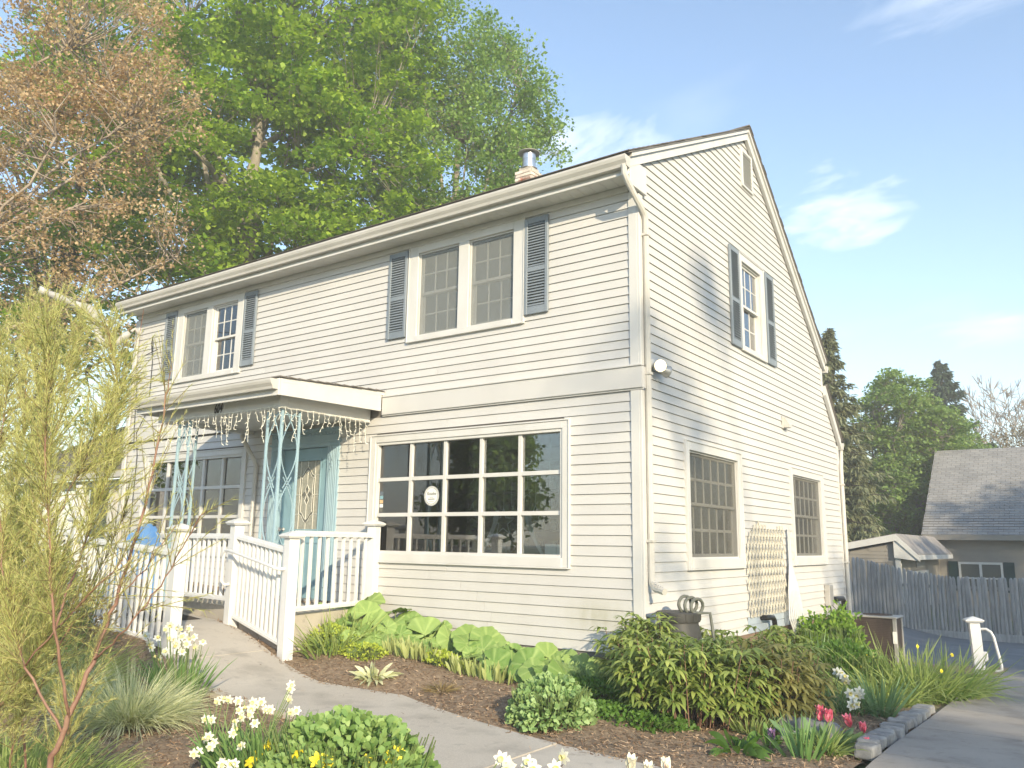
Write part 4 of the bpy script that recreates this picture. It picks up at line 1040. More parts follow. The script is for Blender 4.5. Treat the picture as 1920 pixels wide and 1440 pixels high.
P = [np.array((-10.24, -.22, 5.16)), np.array((-10.42, -.40, 4.92)), np.array((-10.62, -.55, 4.98)), np.array((-10.68, -.62, 5.22)), np.array((-10.62, -.75, 5.50)), np.array((-10.7, -1.2, 5.60)), np.array((-10.75, -1.8, 5.72))]
MB().tube(P+[np.array((-11.3, -4, 6.05)), np.array((-12.5, -8, 6.6)), np.array((-15, -18, 7.6))], .010, 5).obj('wire', 'wire_black', sd)
sk_ = []
for i in range(len(P)-1):
    for t in np.linspace(0, 1, 5)[:-1]: sk_.append(P[i]*(1-t)+P[i+1]*t)
o = MB().tube(sk_, [.045+.03*abs(math.sin(i*1.7))+(.03 if 12 < i < 18 else 0) for i in range(len(sk_))], 9).obj('plastic_sleeve', 'tarp', sd, True)
# ------------------------------------------------------------------ expanding trellis on the wall
tr = empty('trellis', (.05, 3.7, .55), 'expanding diamond lattice trellis of tan strips hung on the gable wall', 'trellis')
for s in (-1, 1):
    for i in range(-10, 16):
        y0 = 2.9+i*.125; pts = []
        zA, zB = .55, 1.83; dy = (zB-zA)*.52
        a, b = (y0, y0+dy) if s > 0 else (y0+dy, y0)
        n_ = 26; run_ = []
        for t in np.linspace(0, 1, n_):
            y, z = a+(b-a)*t, zA+(zB-zA)*t
            topz = 1.83-.26*float(ss(3.35, 2.9, y)) - .09*float(ss(3.5, 4.0, y))*float(ss(4.5, 4.1, y))
            if 2.90+.05*float(ss(1.5, .6, z)) <= y <= 4.52 and z <= topz: run_.append((.040 if s > 0 else .051, y, z))
        if len(run_) > 1: MB().ribbon([run_[0], run_[-1]], (.008, 0, 0), .022).obj('lath', 'lattice', tr)
# white pleated vinyl sheet bundled beside it
wf = empty('plastic_bundle', (.14, 4.75, .1), 'white pleated plastic strip bundle tied to the wall right of the trellis', 'plastic bundle')
for i in range(13):
    t = i/12; y0 = 4.46+.52*t; q = (t-.5)
    mb = MB().ribbon([(.06, 4.70+q*.05, 1.75), (.065, 4.70+q*.10, 1.2), (.10+.03*math.sin(t*PI), 4.68+q*.46, .84), (.12+.05*math.sin(t*PI), 4.70+q*.66, .45), (.13, 4.72+q*.34, .22), (.13, 4.72+q*.14, -.05)], (.012, 0, 0), .030)
    mb.obj('strip', 'vinyl_white', wf)
for i in range(2):      # two newer, pale blue boards under the trellis
    z = .352+i*.105
    MB().add([(.0225, 2.95, z), (.0225, 4.86, z), (.006, 4.86, z), (.006, 2.95, z), (.0235, 2.95, z+.004), (.0235, 4.86, z+.004), (.021, 4.86, z+.101), (.021, 2.95, z+.101)], [(0, 1, 2, 3), (0, 4, 5, 1), (4, 7, 6, 5), (3, 2, 6, 7), (0, 3, 7, 4), (1, 5, 6, 2)]).obj('clapboard', 'patch_blue', gwall)
# ------------------------------------------------------------------ rain barrel and hose
bx0, by0 = .265, .26; gz = G(bx0, by0)-.10
rb_ = MB().lathe([(.20, gz), (.215, gz+.05), (.235, gz+.25), (.24, gz+.5), (.228, gz+.66), (.205, gz+.735), (.205, gz+.755), (.222, gz+.76), (.226, gz+.775), (.226, gz+.845), (.218, gz+.855), (.19, gz+.857), (.01, gz+.857)], (bx0, by0, 0), 30).obj('rain_barrel', 'barrel', None)
smooth_by_angle(rb_, 35); setp(rb_, 'dark grey plastic rain barrel with ribbed lid at the house corner', 'barrel')
for th in np.linspace(0, 2*PI, 17)[:-1]:
    MB().box(-.006, .006, .222, .232, gz+.775, gz+.845, .002).obj('lid_rib', 'barrel', rb_).rotation_euler = (0, 0, th)
for o in rb_.children: o.location = (bx0, by0, 0)
MB().lathe([(.022, -.01), (.022, .006), (.004, .010)], (bx0+.02, by0-.246, gz+.60), 14, 'y').obj('overflow_plug', 'vinyl_white', rb_)
hs_ = empty('garden_hose', (bx0, by0+.1, gz+.87), 'coiled ribbed grey-green hose on top of the rain barrel', 'hose')
pts = []
for i in range(70):
    t = i/69*2.6*2*PI; r_ = .12
    pts.append((bx0+.05+.16*(i/69)+.03*math.cos(t), by0+.02+r_*math.cos(t)+.03*(i/69), gz+.93+.085*math.sin(t)-.03*(i/69)))
pts += [(bx0+.30, by0+.12, gz+.85), (bx0+.34, by0+.10, gz+.6), (bx0+.30, by0+.05, gz+.1)]
MB().tube(pts, [.016+.002*(i % 2) for i in range(len(pts))], 7).obj('coil', 'hose', hs_, True)
bn = MB().box(.035, .155, .02, .20, gz, gz+.80, .02).box(.03, .16, .015, .205, gz+.801, gz+.835, .008).obj('storage_bin', 'slate_blue', None)
setp(bn, 'slate blue plastic bin half hidden behind the rain barrel', 'bin')
bn.location = (.0, -.04, 0)
# ------------------------------------------------------------------ air conditioner
ax0, ax1, ay0, ay1, az0, az1 = .30, 1.14, 6.35, 6.86, -.40, .42
ac = empty('air_conditioner', ((ax0+ax1)/2, (ay0+ay1)/2, az0), 'old outdoor air conditioner with brown grilles and pale metal frame near the fence', 'air conditioner')
mb = MB()
for x in (ax0, ax1-.055):
    for y in (ay0, ay1-.055): mb.box(x, x+.055, y, y+.055, az0, az1-.03, .006)
mb.box(ax0, ax1, ay0, ay1, az0-.06, az0+.05, .006); mb.obj('frame', 'metal_light', ac)
MB().box(ax0-.012, ax1+.012, ay0-.012, ay1+.012, az1-.029, az1, .008).obj('lid', 'metal_light', ac)
MB().box(ax0+.02, ax1-.02, ay0+.02, ay1-.02, az0+.051, az1-.031).obj('grille', 'grill_brown', ac)
for i in range(26):
    z = az0+.08+i*.026
    MB().box(ax0+.056, ax1-.056, ay0+.012, ay0+.0195, z, z+.008).box(ax1-.0195, ax1-.012, ay0+.056, ay1-.056, z, z+.008).obj('grille_bar', 'grill_brown', ac)
mb = MB()
for r_ in (.07, .12, .17, .22):
    ring = [((ax0+ax1)/2+.1+r_*math.cos(t), (ay0+ay1)/2+r_*.85*math.sin(t), az1+.012) for t in np.linspace(0, 2*PI, 25)]
    mb.tube(ring, .006, 5, False)
mb.obj('fan_guard', 'grill_brown', ac)
MB().box(ax1-.06, ax1-.002, ay0-.003, ay0-.0005, .02, .20).obj('rating_plate', 'paper', ac)
# ------------------------------------------------------------------ newel post by the walk
wp = empty('handrail_post', (2.19, 6.62, -.4), 'lone white handrail post with loop end standing at the end of the side walk', 'post')
po = MB().box(-.07, .07, -.07, .07, -.62, .40, .004).obj('post', 'vinyl_white', wp, loc=(2.19, 6.62, 0)); po.rotation_euler = (0, -.035, .3)
o = cap_mesh(1.15).obj('post_cap', 'vinyl_white', wp, loc=(2.176, 6.62, .398)); o.rotation_euler = (0, -.035, .3)
o = MB().tube([(2.24, 6.60, .30), (2.34, 6.58, .31), (2.40, 6.57, .27), (2.43, 6.57, .20), (2.50, 6.56, -.20), (2.50, 6.56, -.25), (2.46, 6.57, -.28), (2.27, 6.60, -.27)], .020, 9).obj('loop_handrail', 'vinyl_white', wp); smooth_by_angle(o, 60)
MB().box(2.25, 2.33, 6.57, 6.63, -.16, -.02, .01).obj('bracket', 'vinyl_white', wp)
# ------------------------------------------------------------------ inside the shop
su_ = empty('shelf_unit', (-4.3, 3.95, .63), 'dark wooden wall shelves seen through the right shop window', 'shelves')
MB().box(-5.5, -2.9, 4.20, 4.28, .63, 2.9).obj('back_panel', 'interior_wood', su_)
jz = [1.02, 1.36, 1.70, 2.04, 2.38]
for z in jz: MB().box(-5.5, -2.9, 3.80, 4.199, z-.03, z, .003).obj('shelf', 'interior_wood', su_)
for x in (-5.5, -2.94): MB().box(x, x+.04, 3.80, 4.199, .63, 2.9, .003).obj('side', 'interior_wood', su_)
jm_ = MB().lathe([(.05, 0), (.055, .01), (.055, .10), (.04, .125), (.04, .14), (.046, .142), (.046, .165), (.005, .167)], (0, 0, 0), 12).mesh('jar', True)
rj = np.random.default_rng(8)
for z, nm in zip(jz, ('bottom', 'fourth', 'third', 'second', 'top')):
    for i, on in enumerate(('leftmost', 'second', 'third', 'fourth', 'middle', 'sixth', 'seventh', 'eighth', 'rightmost')):
        o = link('jar', jm_, 'jar', None, (-5.35+i*.285+rj.uniform(-.03, .03), 3.92+rj.uniform(-.03, .03), z+.001)); o.scale = (1, 1, rj.uniform(.8, 1.3))
        setp(o, '%s pale storage jar on the %s shop shelf inside the right window' % (on, nm), 'jar', 'jars on the %s shop shelf' % nm)
MB().box(-6.05, -2.3, 2.4, 3.0, .63, 1.42, .01).obj('shop_counter', 'interior_wood')
setp(bpy.data.objects['shop_counter'], 'long dark shop counter behind the right window', 'counter')
tb = empty('display_table', (-1.7, .8, .63), 'draped display table just inside the right shop window', 'table')
MB().box(-3.7, -.5, .35, 1.1, 1.20, 1.23, .004).obj('top', 'interior_wood', tb)
for x in (-3.6, -.6):
    for y in (.42, 1.03): MB().box(x-.03, x+.03, y-.03, y+.03, .63, 1.199, .003).obj('leg', 'interior_wood', tb)
# hanging stars
def star(x, y, z, r_, lab, m='twig_white'):
    o = empty('hanging_star', (x, y, z), lab, 'star ornament', 'stars hanging in the shop window')
    P = [(x+r_*math.sin(2*PI*k/5), y, z+r_*math.cos(2*PI*k/5)) for k in range(5)]
    Q = [(x+r_*.40*math.sin(2*PI*(k+.5)/5), y-.01, z+r_*.40*math.cos(2*PI*(k+.5)/5)) for k in range(5)]
    for k in range(5):
        MB().tube([P[k], Q[k]], .006, 5).tube([Q[k], P[(k+1) % 5]], .006, 5).obj('point', m, o)
    MB().tube([(x, y, z+r_), (x, y, 2.75)], .0022, 4).obj('cord', 'string_light', o)
star(-2.53, .30, 1.83, .14, 'white wire star hanging leftmost in the right shop window')
star(-2.04, .30, 1.72, .17, 'large white wire star hanging in the middle of the right shop window')
star(-1.58, .32, 1.80, .13, 'white wire star hanging at the right end of the right shop window')
star(-1.86, .55, 2.10, .08, 'small white star hanging higher behind the others in the right shop window')
for i, x in enumerate((-3.7, -3.35, -2.75, -2.3, -1.85, -1.3, -1.1)):
    o = empty('fairy_lights', (x, .2, 2.1), '%s thin fairy light string from the left in the right shop window' % ('first', 'second', 'third', 'fourth', 'fifth', 'sixth', 'last')[i], 'string lights', 'fairy lights in the shop window')
    z1 = 2.75; n_ = 6+i % 3; P = [(x+rj.normal()*.004, .2, z1-.14*k) for k in range(n_)]
    mb = MB().tube(P, .0016, 3)
    for p_ in P[1:]: mb.tube([p_, (p_[0]+.018, p_[1], p_[2]-.004)], .004, 4)
    mb.obj('strand', 'string_light', o)
# white sculpted branch tree in the left of the window
bt = empty('branch_display', (-3.0, .75, 1.23), 'bare white painted branches displayed inside the right shop window', 'branches')
mb = MB()
def br(p, d, L_, r_, dep):
    q = p+d*L_; mb.tube([p, p+d*L_*.5+rj.normal(size=3)*.02, q], [r_, r_*.85, r_*.7], 5)
    if dep:
        for k in range(2+dep % 2):
            d2 = d+rj.normal(size=3)*.55; d2[1] *= .5; d2 /= np.linalg.norm(d2); br(q, d2, L_*rj.uniform(.6, .85), r_*.62, dep-1)
br(np.array((-3.0, .75, 1.23)), np.array((.02, 0, 1.0)), .5, .018, 4)
mb.obj('branches', 'twig_white', bt, True)
# swags of cloth
for (x, lab) in ((-1.98, 'pale cloth swag draped right of the middle star in the shop window'), (-2.32, 'pale cloth swag draped left of the middle star in the shop window')):
    V = []; s = 1 if x > -2.1 else -1
    for i in range(9):
        t = i/8
        for k_ in range(5): u_ = k_/4; V.append((x+s*(.02+.34*t**1.5+.10*u_*(1-.3*t)), .62+.02*math.sin(u_*9), 1.86-.62*t-.05*u_+.05*math.sin(u_*PI)))
    o = MB().add(V, [(i*5+k_, i*5+k_+1, i*5+k_+6, i*5+k_+5) for i in range(8) for k_ in range(4)]).obj('cloth_swag', 'sheer', None, True); setp(o, lab, 'cloth')
# pampas-like bundle in the lower left light
vb = empty('dried_stems', (-3.88, .25, 1.24), 'cream dried stems standing in the lower left light of the right shop window', 'dried stems')
for i in range(7):
    MB().ribbon([(-3.86, .25, 1.24), (-3.86+(i-3)*.012, .25, 1.45), (-3.86+(i-3)*.026, .25, 1.68+.05*math.sin(i*2))], (0, .006, 0), .026).obj('stem', 'sheer', vb)
# round window sticker, card, opening stickers
sg = empty('window_sticker', (-3.0, .03, 2.05), 'round white lettered shop sign on a pane of the right shop window', 'sign')
MB().lathe([(.125, .0435), (.125, .0425)], (-3.0, 0, 2.05), 40, 'y').obj('disc', 'paper', sg)
for r_, w_ in ((.118, .004), (.104, .005)):
    ring = [(-3.0+r_*math.cos(t), .0415, 2.05+r_*math.sin(t)) for t in np.linspace(0, 2*PI, 49)]
    MB().tube(ring, w_*.5, 4, False).obj('ring', 'print_grey', sg)
def text(body, size, loc, m, parent, shear=0, sx=1.0):
    c = bpy.data.curves.new('lettering', 'FONT'); c.body = body; c.size = size; c.extrude = .0008; c.align_x = 'CENTER'; c.shear = shear
    t_ = bpy.data.objects.new('t_', c); col.objects.link(t_); bpy.context.view_layer.update()
    me = bpy.data.meshes.new_from_object(t_.evaluated_get(bpy.context.evaluated_depsgraph_get())); bpy.data.objects.remove(t_)
    o = link('lettering', me, m, parent, loc); o.rotation_euler = (PI/2, 0, 0); o.scale = (sx, 1, 1); return o
text('Rosalee', .058, (-3.0, .0405, 2.062), 'print_grey', sg, .3, .85)
for i, (a_, b_) in enumerate(((.03, .004), (.055, .010), (.045, .003))): MB().box(-3.0-a_, -3.0+a_, .0408, .0418, 2.03-i*.026, 2.03-i*.026+b_).obj('print_line', 'print_grey', sg)
MB().box(-1.27, -1.12, .06, .064, 1.345, 1.47).box(-1.118, -1.005, .066, .07, 1.345, 1.465).obj('window_card', 'paper'); setp(bpy.data.objects['window_card'], 'white cards propped in the bottom right light of the shop window', 'card')
stk = empty('window_stickers', (-3.93, -.02, 2.0), 'strip of small payment stickers on the left edge of the right shop window', 'stickers')
for i, m in enumerate(('slate_blue', 'sticker', 'sticker_orange', 'paper', 'print_grey')): MB().box(-3.915, -3.855, .0415, .0425, 2.08-i*.055, 2.125-i*.055).obj('sticker', m, stk)
# things in the left shop window
def decor(name, mb_, m, lab, cat): o = mb_.obj(name, m, None, True); setp(o, lab, cat); return o
MB().box(-9.4, -6.95, .35, .8, 1.24, 1.27, .004).obj('window_shelf', 'trim_white'); setp(bpy.data.objects['window_shelf'], 'white display shelf inside the left shop window', 'shelf')
decor('wreath', MB().tube([(-7.25+.19*math.cos(t), .45, 2.08+.26*math.sin(t)) for t in np.linspace(0, 2*PI, 30)], .016, 6), 'twig_white', 'white oval hoop wreath in the left shop window', 'wreath')
decor('basket', MB().lathe([(.10, 1.275), (.16, 1.40), (.15, 1.52), (.09, 1.56), (.07, 1.55)], (-8.15, .55, 0), 18), 'rattan', 'brown woven basket in the left shop window', 'basket')
decor('pink_vase', MB().lathe([(.05, 1.275), (.10, 1.36), (.09, 1.45), (.04, 1.52), (.05, 1.56)], (-8.45, .5, 0), 16), 'pink_decor', 'small pink vase in the left shop window', 'vase')
decor('white_dress', MB().lathe([(.20, 1.275), (.17, 1.45), (.09, 1.72), (.07, 1.80), (.11, 1.95), (.03, 1.99)], (-7.65, .55, 0), 18), 'sheer', 'small white dress form in the left shop window', 'dress form')
decor('fringe_hanging', MB().lathe([(.17, 2.0), (.15, 2.12), (.09, 2.22), (.02, 2.27)], (-7.72, .6, 0), 20), 'rattan', 'pink beaded half round hanging in the left shop window', 'wall hanging')
# ------------------------------------------------------------------ low wing behind the shrub at left
wg = empty('side_wing', (-14, 3, .3), 'low shingled wing with white porch posts behind the feathery shrub', 'house wing')
MB().box(-16.5, -10.42, 2.6, 6.0, .2, 2.75).obj('wall', 'siding_vinyl', wg)
o = MB().prism([(.55, 2.62), (.55, 2.78), (4.0, 4.6), (7.0, 2.9), (7.0, 2.75), (4.0, 4.42)], 'x', -17, -10.42).obj('roof', 'shingle', wg)
MB().box(-17, -10.43, .40, .545, 2.60, 2.74, .01).obj('gutter', 'gutter_cream', wg)
MB().box(-16.9, -10.43, .70, .85, 2.42, 2.60, .005).obj('beam', 'trim_white', wg)
for x in (-10.75, -12.0, -13.2, -14.4, -15.6): MB().box(x-.075, x+.075, .70, .85, .3, 2.42, .006).obj('post', 'trim_white', wg)
MB().box(-11.8, -10.9, 2.52, 2.6, .6, 2.5, .01).obj('door', 'trim_white', wg)
MB().box(-16.6, -10.43, .5, 2.6, .2, .55).obj('deck', 'concrete', wg)
sr = empty('stair_railing', (-11.2, -2.0, .5), 'white sloping stair railing at the left edge behind the feathery shrub', 'railing')
for z, nm in ((1.45, 'top_rail'), (.75, 'bottom_rail')):
    MB().ribbon([(-12.9, -2.6, z-.25), (-10.4, -.7, z+.75)], (.05, -.06, 0), .09).obj(nm, 'vinyl_white', sr)
for i in range(16):
    t = (i+.5)/16; x, y = -12.9+2.5*t, -2.6+1.9*t
    MB().box(x-.018, x+.018, y-.018, y+.018, .50+t, 1.22+t, .002).obj('baluster', 'vinyl_white', sr)
for t, zz in ((0, 1.45), (1, 2.35)): MB().box(-12.9+2.5*t-.06, -12.9+2.5*t+.06, -2.6+1.9*t-.06, -2.6+1.9*t+.06, .3, zz, .006).obj('post', 'vinyl_white', sr)
# ------------------------------------------------------------------ stockade fence
fe = empty('stockade_fence', (0, 15.5, -.62), 'weathered grey stockade fence of round-topped pickets across the back of the drive', 'fence')
pks = []
for k in range(5):
    w_ = .041+.003*(k % 3); sec = [(w_*math.cos(t), .036*math.sin(t)) for t in np.linspace(-PI, 0, 7)]
    lv = [(-.05, 1), (1.36, 1), (1.42, .86), (1.46, .55), (1.475, .15)]; vs = []
    for z, s in lv: vs += [(a*s+.004*math.sin(z*3+k), b*s, z) for a, b in sec]
    n_ = len(sec); fs = []
    for i in range(len(lv)-1):
        for j in range(n_): fs.append((i*n_+j, i*n_+(j+1) % n_, (i+1)*n_+(j+1) % n_, (i+1)*n_+j))
    fs += [tuple(range(n_))[::-1], tuple((len(lv)-1)*n_+j for j in range(n_))]
    pks.append(MB().add(vs, fs).mesh('picket'))
x = -4.6; i = 0
while x < 6.0:
    o = link('picket', pks[rs.integers(0, 5)], 'weathered_wood', fe, (x, 15.5, G(x, 15.4)-.02+rs.uniform(-.02, .015)+.03*math.sin(x*.9))); o.rotation_euler = (rs.normal()*.01, rs.normal()*.012, rs.normal()*.1)
    x += .0865+rs.uniform(-.002, .003)
for z in (.15, .65, 1.15): MB().prism([(15.51, z), (15.56, z), (15.56, z+.07), (15.51, z+.07)], 'x', -4.6, 6.0).obj('fence_rail', 'weathered_wood', fe, loc=(0, 0, -.63))
MB().box(-4.6, 6.0, 15.43, 15.462, -.80, -.50).obj('gravel_board', 'weathered_wood', fe)
# ------------------------------------------------------------------ neighbouring house behind the fence
m, t, b = newmat('shingle_tabs'); L = t.links
ge = t.nodes.new('ShaderNodeNewGeometry'); sp_ = t.nodes.new('ShaderNodeSeparateXYZ'); cb = t.nodes.new('ShaderNodeCombineXYZ'); ml = t.nodes.new('ShaderNodeMath'); ml.operation = 'MULTIPLY'; ml.inputs[1].default_value = 1.265
L.new(ge.outputs['Position'], sp_.inputs[0]); L.new(sp_.outputs[0], cb.inputs[0]); L.new(sp_.outputs[1], ml.inputs[0]); L.new(ml.outputs[0], cb.inputs[1])
bk = t.nodes.new('ShaderNodeTexBrick'); bk.inputs['Scale'].default_value = 1.0; bk.inputs['Brick Width'].default_value = .32; bk.inputs['Row Height'].default_value = .16
bk.inputs['Mortar Size'].default_value = .008; bk.inputs['Color1'].default_value = (.32, .31, .30, 1); bk.inputs['Color2'].default_value = (.255, .25, .245, 1); bk.inputs['Mortar'].default_value = (.12, .11, .10, 1)
L.new(cb.outputs[0], bk.inputs['Vector'])
nz_ = t.nodes.new('ShaderNodeTexNoise'); nz_.inputs['Scale'].default_value = 1.2; nz_.inputs['Detail'].default_value = 5; L.new(ge.outputs['Position'], nz_.inputs['Vector'])
mr = t.nodes.new('ShaderNodeMapRange'); mr.inputs['To Min'].default_value = .7; mr.inputs['To Max'].default_value = 1.3; L.new(nz_.outputs['Fac'], mr.inputs['Value'])
hv = t.nodes.new('ShaderNodeHueSaturation'); L.new(bk.outputs[0], hv.inputs['Color']); L.new(mr.outputs[0], hv.inputs['Value']); L.new(hv.outputs[0], b.inputs['Base Color']); b.inputs['Roughness'].default_value = .9
nh = empty('neighbour_house', (3, 28, -1), 'tan clapboard house with big grey shingle roof and dark green shutters behind the fence', 'house')
MB().box(-1.3, 9.0, 26.0, 34.4, -1.2, 2.02).obj('wall', 'garage_siding', nh)
for i in range(29):
    z = -1.1+i*.108
    MB().prism([(25.999, z), (25.999, z+.108), (25.994, z+.108), (25.978, z)], 'x', -1.3, 9.0).obj('clapboard', 'garage_siding', nh)
y0, z0, y1, z1 = 25.55, 1.975, 30.2, 5.50; n_ = 36
rf = MB().prism([(y0, z0-.12), (y1, z1-.12), (34.8, z0-.12), (34.8, z0), (y1, z1), (y0, z0)], 'x', -1.62, 9.4).obj('roof', 'garage_siding', nh)
for i in range(n_):
    a_, b2 = i/n_, min(1, (i+1.15)/n_)
    MB().prism([(y0+(y1-y0)*a_-.01, z0+(z1-z0)*a_+.002), (y0+(y1-y0)*b2, z0+(z1-z0)*b2+.002), (y0+(y1-y0)*b2, z0+(z1-z0)*b2+.008), (y0+(y1-y0)*a_-.014, z0+(z1-z0)*a_+.024)], 'x', -1.64+rs.uniform(-.01, .01), 9.42).obj('shingle_course', 'shingle_tabs', rf)
MB().box(-1.60, 9.4, 25.52, 25.545, 1.80, 1.97).obj('fascia', 'garage_siding', nh)
win = MB(); a_, b2 = -.57, .81
win.box(a_, a_+.07, 25.93, 25.975, .05, 1.04).box(b2-.07, b2, 25.93, 25.975, .05, 1.04).box(a_+.07, b2-.07, 25.93, 25.975, .96, 1.04).box(.08, .16, 25.93, 25.975, .05, .96).box(a_+.07, .08, 25.94, 25.97, .45, .50).box(.16, b2-.07, 25.94, 25.97, .45, .50)
wn = win.obj('window', 'trim_white', nh)
for q in ((a_+.07, .08), (.16, b2-.07)): MB().box(q[0], q[1], 25.965, 25.970, .05, .96).obj('pane', 'bevel_glass', wn)
MB().box(-.90, -.59, 25.94, 25.976, .02, 1.05, .01).obj('shutter', 'shutter_green', nh); MB().box(.83, 1.16, 25.94, 25.976, .02, 1.05, .01).obj('shutter', 'shutter_green', nh)
# its low entry wing
wz = empty('entry_wing', (-2, 22, -1), 'low entry wing with white rake boards joined to the tan neighbour house', 'house wing')
MB().prism([(-6.0, -1.2), (-1.2, -1.2), (-1.2, 1.66), (-6.0, .70)], 'y', 19.05, 25.98).obj('wall', 'garage_siding', wz)
for i in range(26):
    z = -1.1+i*.108; xl = max(-6.0, -6.0+(z+.108-.70)/.2) if z+.108 > .70 else -6.0
    if xl < -1.3: MB().prism([(19.049, z), (19.049, z+.108), (19.044, z+.108), (19.028, z)], 'x', xl, -1.29).obj('clapboard', 'garage_siding', wz)
MB().prism([(-1.226, 1.84), (-.686, 1.27), (-.686, 1.33), (-1.226, 1.91), (-6.3, .90), (-6.3, .83)], 'y', 18.9, 25.5).obj('roof', 'shingle_grey', wz)
MB().prism([(-1.226, 1.70), (-.60, 1.10), (-.60, 1.245), (-1.226, 1.895), (-6.3, .88), (-6.3, .70)], 'y', 18.86, 18.895).obj('rake_board', 'trim_white', wz)
MB().prism([(-1.30, 1.20), (-.62, 1.12), (-.62, 1.20), (-1.24, 1.72), (-1.30, 1.72)], 'y', 18.90, 18.98).obj('gable_panel', 'trim_white', wz)
MB().box(-.69, -.66, 18.9, 25.5, 1.15, 1.29).obj('fascia', 'trim_white', wz)
MB().box(-1.29, -1.15, 18.98, 19.12, -1.1, 1.2).obj('corner_board', 'trim_white', wz)
for i in range(20): MB().prism([(-1.199, -1.0+i*.108), (-1.199, -1.0+i*.108+.108), (-1.194, -1.0+i*.108+.108), (-1.18, -1.0+i*.108)], 'y', 19.13, 25.95).obj('clapboard', 'garage_siding', wz)
MB().box(-1.18, -1.14, 19.6, 19.72, -1.0, .78).box(-1.18, -1.14, 23.3, 23.42, -1.0, .78).box(-1.18, -1.14, 19.72, 23.3, .68, .78).obj('door_frame', 'trim_white', wz)
MB().box(-1.178, -1.17, 19.72, 23.3, -1.0, .68).obj('door', 'garage_siding', wz)
MB().box(-1.178, -1.15, 21.5, 22.9, .88, 1.10, .01).obj('plaque', 'weathered_wood', wz)
# ------------------------------------------------------------------ garden plants
def at(u, v, d):
    """a point d metres along the view axis, as read off the photograph"""
    q = fw + r2*((u-960)/F_PX) - u2*((v-720)/F_PX); return CAM+q*d
PL_G = 'garden plants in the flower beds'
def disc(N, cx, cy, rx, ry, r):
    a_ = r.uniform(0, 2*PI, N); q = np.sqrt(r.uniform(0, 1, N)); return cx+rx*q*np.cos(a_), cy+ry*q*np.sin(a_), a_, q
def clump(name, x, y, label, N, rx, ry, length, width, m, seed, spread=.5, bend=.25, seg=4, prof='grass', cat='plant', fold=.12, up_=1.0, lvar=.35, part='leaves', jit=.12):
    r = np.random.default_rng(seed); root = empty(name, (x, y, G(x, y)), label, cat, PL_G)
    px, py, a_, q = disc(N, x, y, rx, ry, r); B = np.stack([px, py, H(px, py)-.01], 1)
    d_ = np.stack([np.cos(a_)*spread*q+r.normal(size=N)*jit, np.sin(a_)*spread*q+r.normal(size=N)*jit, np.full(N, up_)], 1)
    V, F_, k = blades(B, d_, length*r.uniform(1-lvar, 1+lvar*.4, N), width*r.uniform(.7, 1.2, N), bend*r.uniform(.1, 1.6, N), seg, prof, r.uniform(-1.5, 1.5, N), fold)
    var = np.repeat(np.clip(r.normal(.5, .25, N), 0, 1), k)*.7+np.tile(np.repeat(np.linspace(0, .3, seg+1), 2), N)
    o = link(part, npmesh(part, V, F_, np.clip(var, 0, 1), True), m, root); o['kind'] = 'stuff'
    return root
def mound(name, x, y, label, N, R_, h, leaf, m, seed, aspect=.55, cat='plant', ry=None, out=.75, prof='spoon', base=True, bumps=.08):
    """dome densely set with small leaves"""
    r = np.random.default_rng(seed); root = empty(name, (x, y, G(x, y)), label, cat, PL_G); ry = ry or R_
    d_ = rdir(N, .25, r); d_[:, 2] = np.abs(d_[:, 2]); f = 1-.28*r.uniform(0, 1, N)**2
    f *= 1+bumps*np.sin(d_[:, 0]*9+seed)*np.sin(d_[:, 1]*8)
    P = np.stack([x+d_[:, 0]*R_*f, y+d_[:, 1]*ry*f, H(x+d_[:, 0]*R_, y+d_[:, 1]*ry)+d_[:, 2]*h*f], 1)
    dd = d_*out+rdir(N, .3, r)*.6
    V, F_, k = blades(P-dd*leaf*.3, dd, leaf*r.uniform(.7, 1.25, N), leaf*aspect*r.uniform(.8, 1.2, N), .12, 3, prof, r.uniform(-PI, PI, N), .18)
    var = np.repeat(np.clip(r.normal(.5, .22, N)+.0, 0, 1), k)
    o = link('leaves', npmesh('leaves', V, F_, var, True), m, root); o['kind'] = 'stuff'
    # stems filling the inside
    a_ = r.uniform(0, 2*PI, 160); q = np.sqrt(r.uniform(0, .5, 160)); A = np.stack([x+R_*q*np.cos(a_), y+ry*q*np.sin(a_), H(x+R_*q*np.cos(a_), y+ry*q*np.sin(a_))-.02], 1)
    B = A+np.stack([np.cos(a_)*R_*.25, np.sin(a_)*ry*.25, np.full(160, h*.8)], 1)
    V, F_ = sticks(A, B, .006, .004); link('stems', npmesh('stems', V, F_), 'stem_green', root)['kind'] = 'stuff'
    return root
# -- flowers
def petal_ring(n_, L_, w_, tilt, twist=0.0, seg=3, cup=0.0):
    a_ = np.arange(n_)*2*PI/n_+twist; d_ = np.stack([np.cos(a_)*math.cos(tilt), np.sin(a_)*math.cos(tilt), np.full(n_, math.sin(tilt))], 1)
    V, F_, k = blades(np.zeros((n_, 3))+d_*.004, d_, L_, w_, cup, seg, 'lens', None, .12); return V, F_
V1, F1 = join([petal_ring(6, .040, .026, .15, cup=.15)]); daff_me = npmesh('petals', V1, F1, None, True); daff_me.materials.append(MATS['petal_white'])
dy_me = npmesh('petals', V1, F1, None, True); dy_me.materials.append(MATS['petal_yellow'])
cup_me = MB().lathe([(.005, 0), (.010, .008), (.012, .020), (.016, .026), (.0155, .0265), (.011, .020), (.004, .004)], (0, 0, 0), 10).mesh('cup', True); cup_me.materials.append(MATS['petal_cup'])
cupy_me = cup_me.copy(); cupy_me.materials.clear(); cupy_me.materials.append(MATS['petal_yellow'])
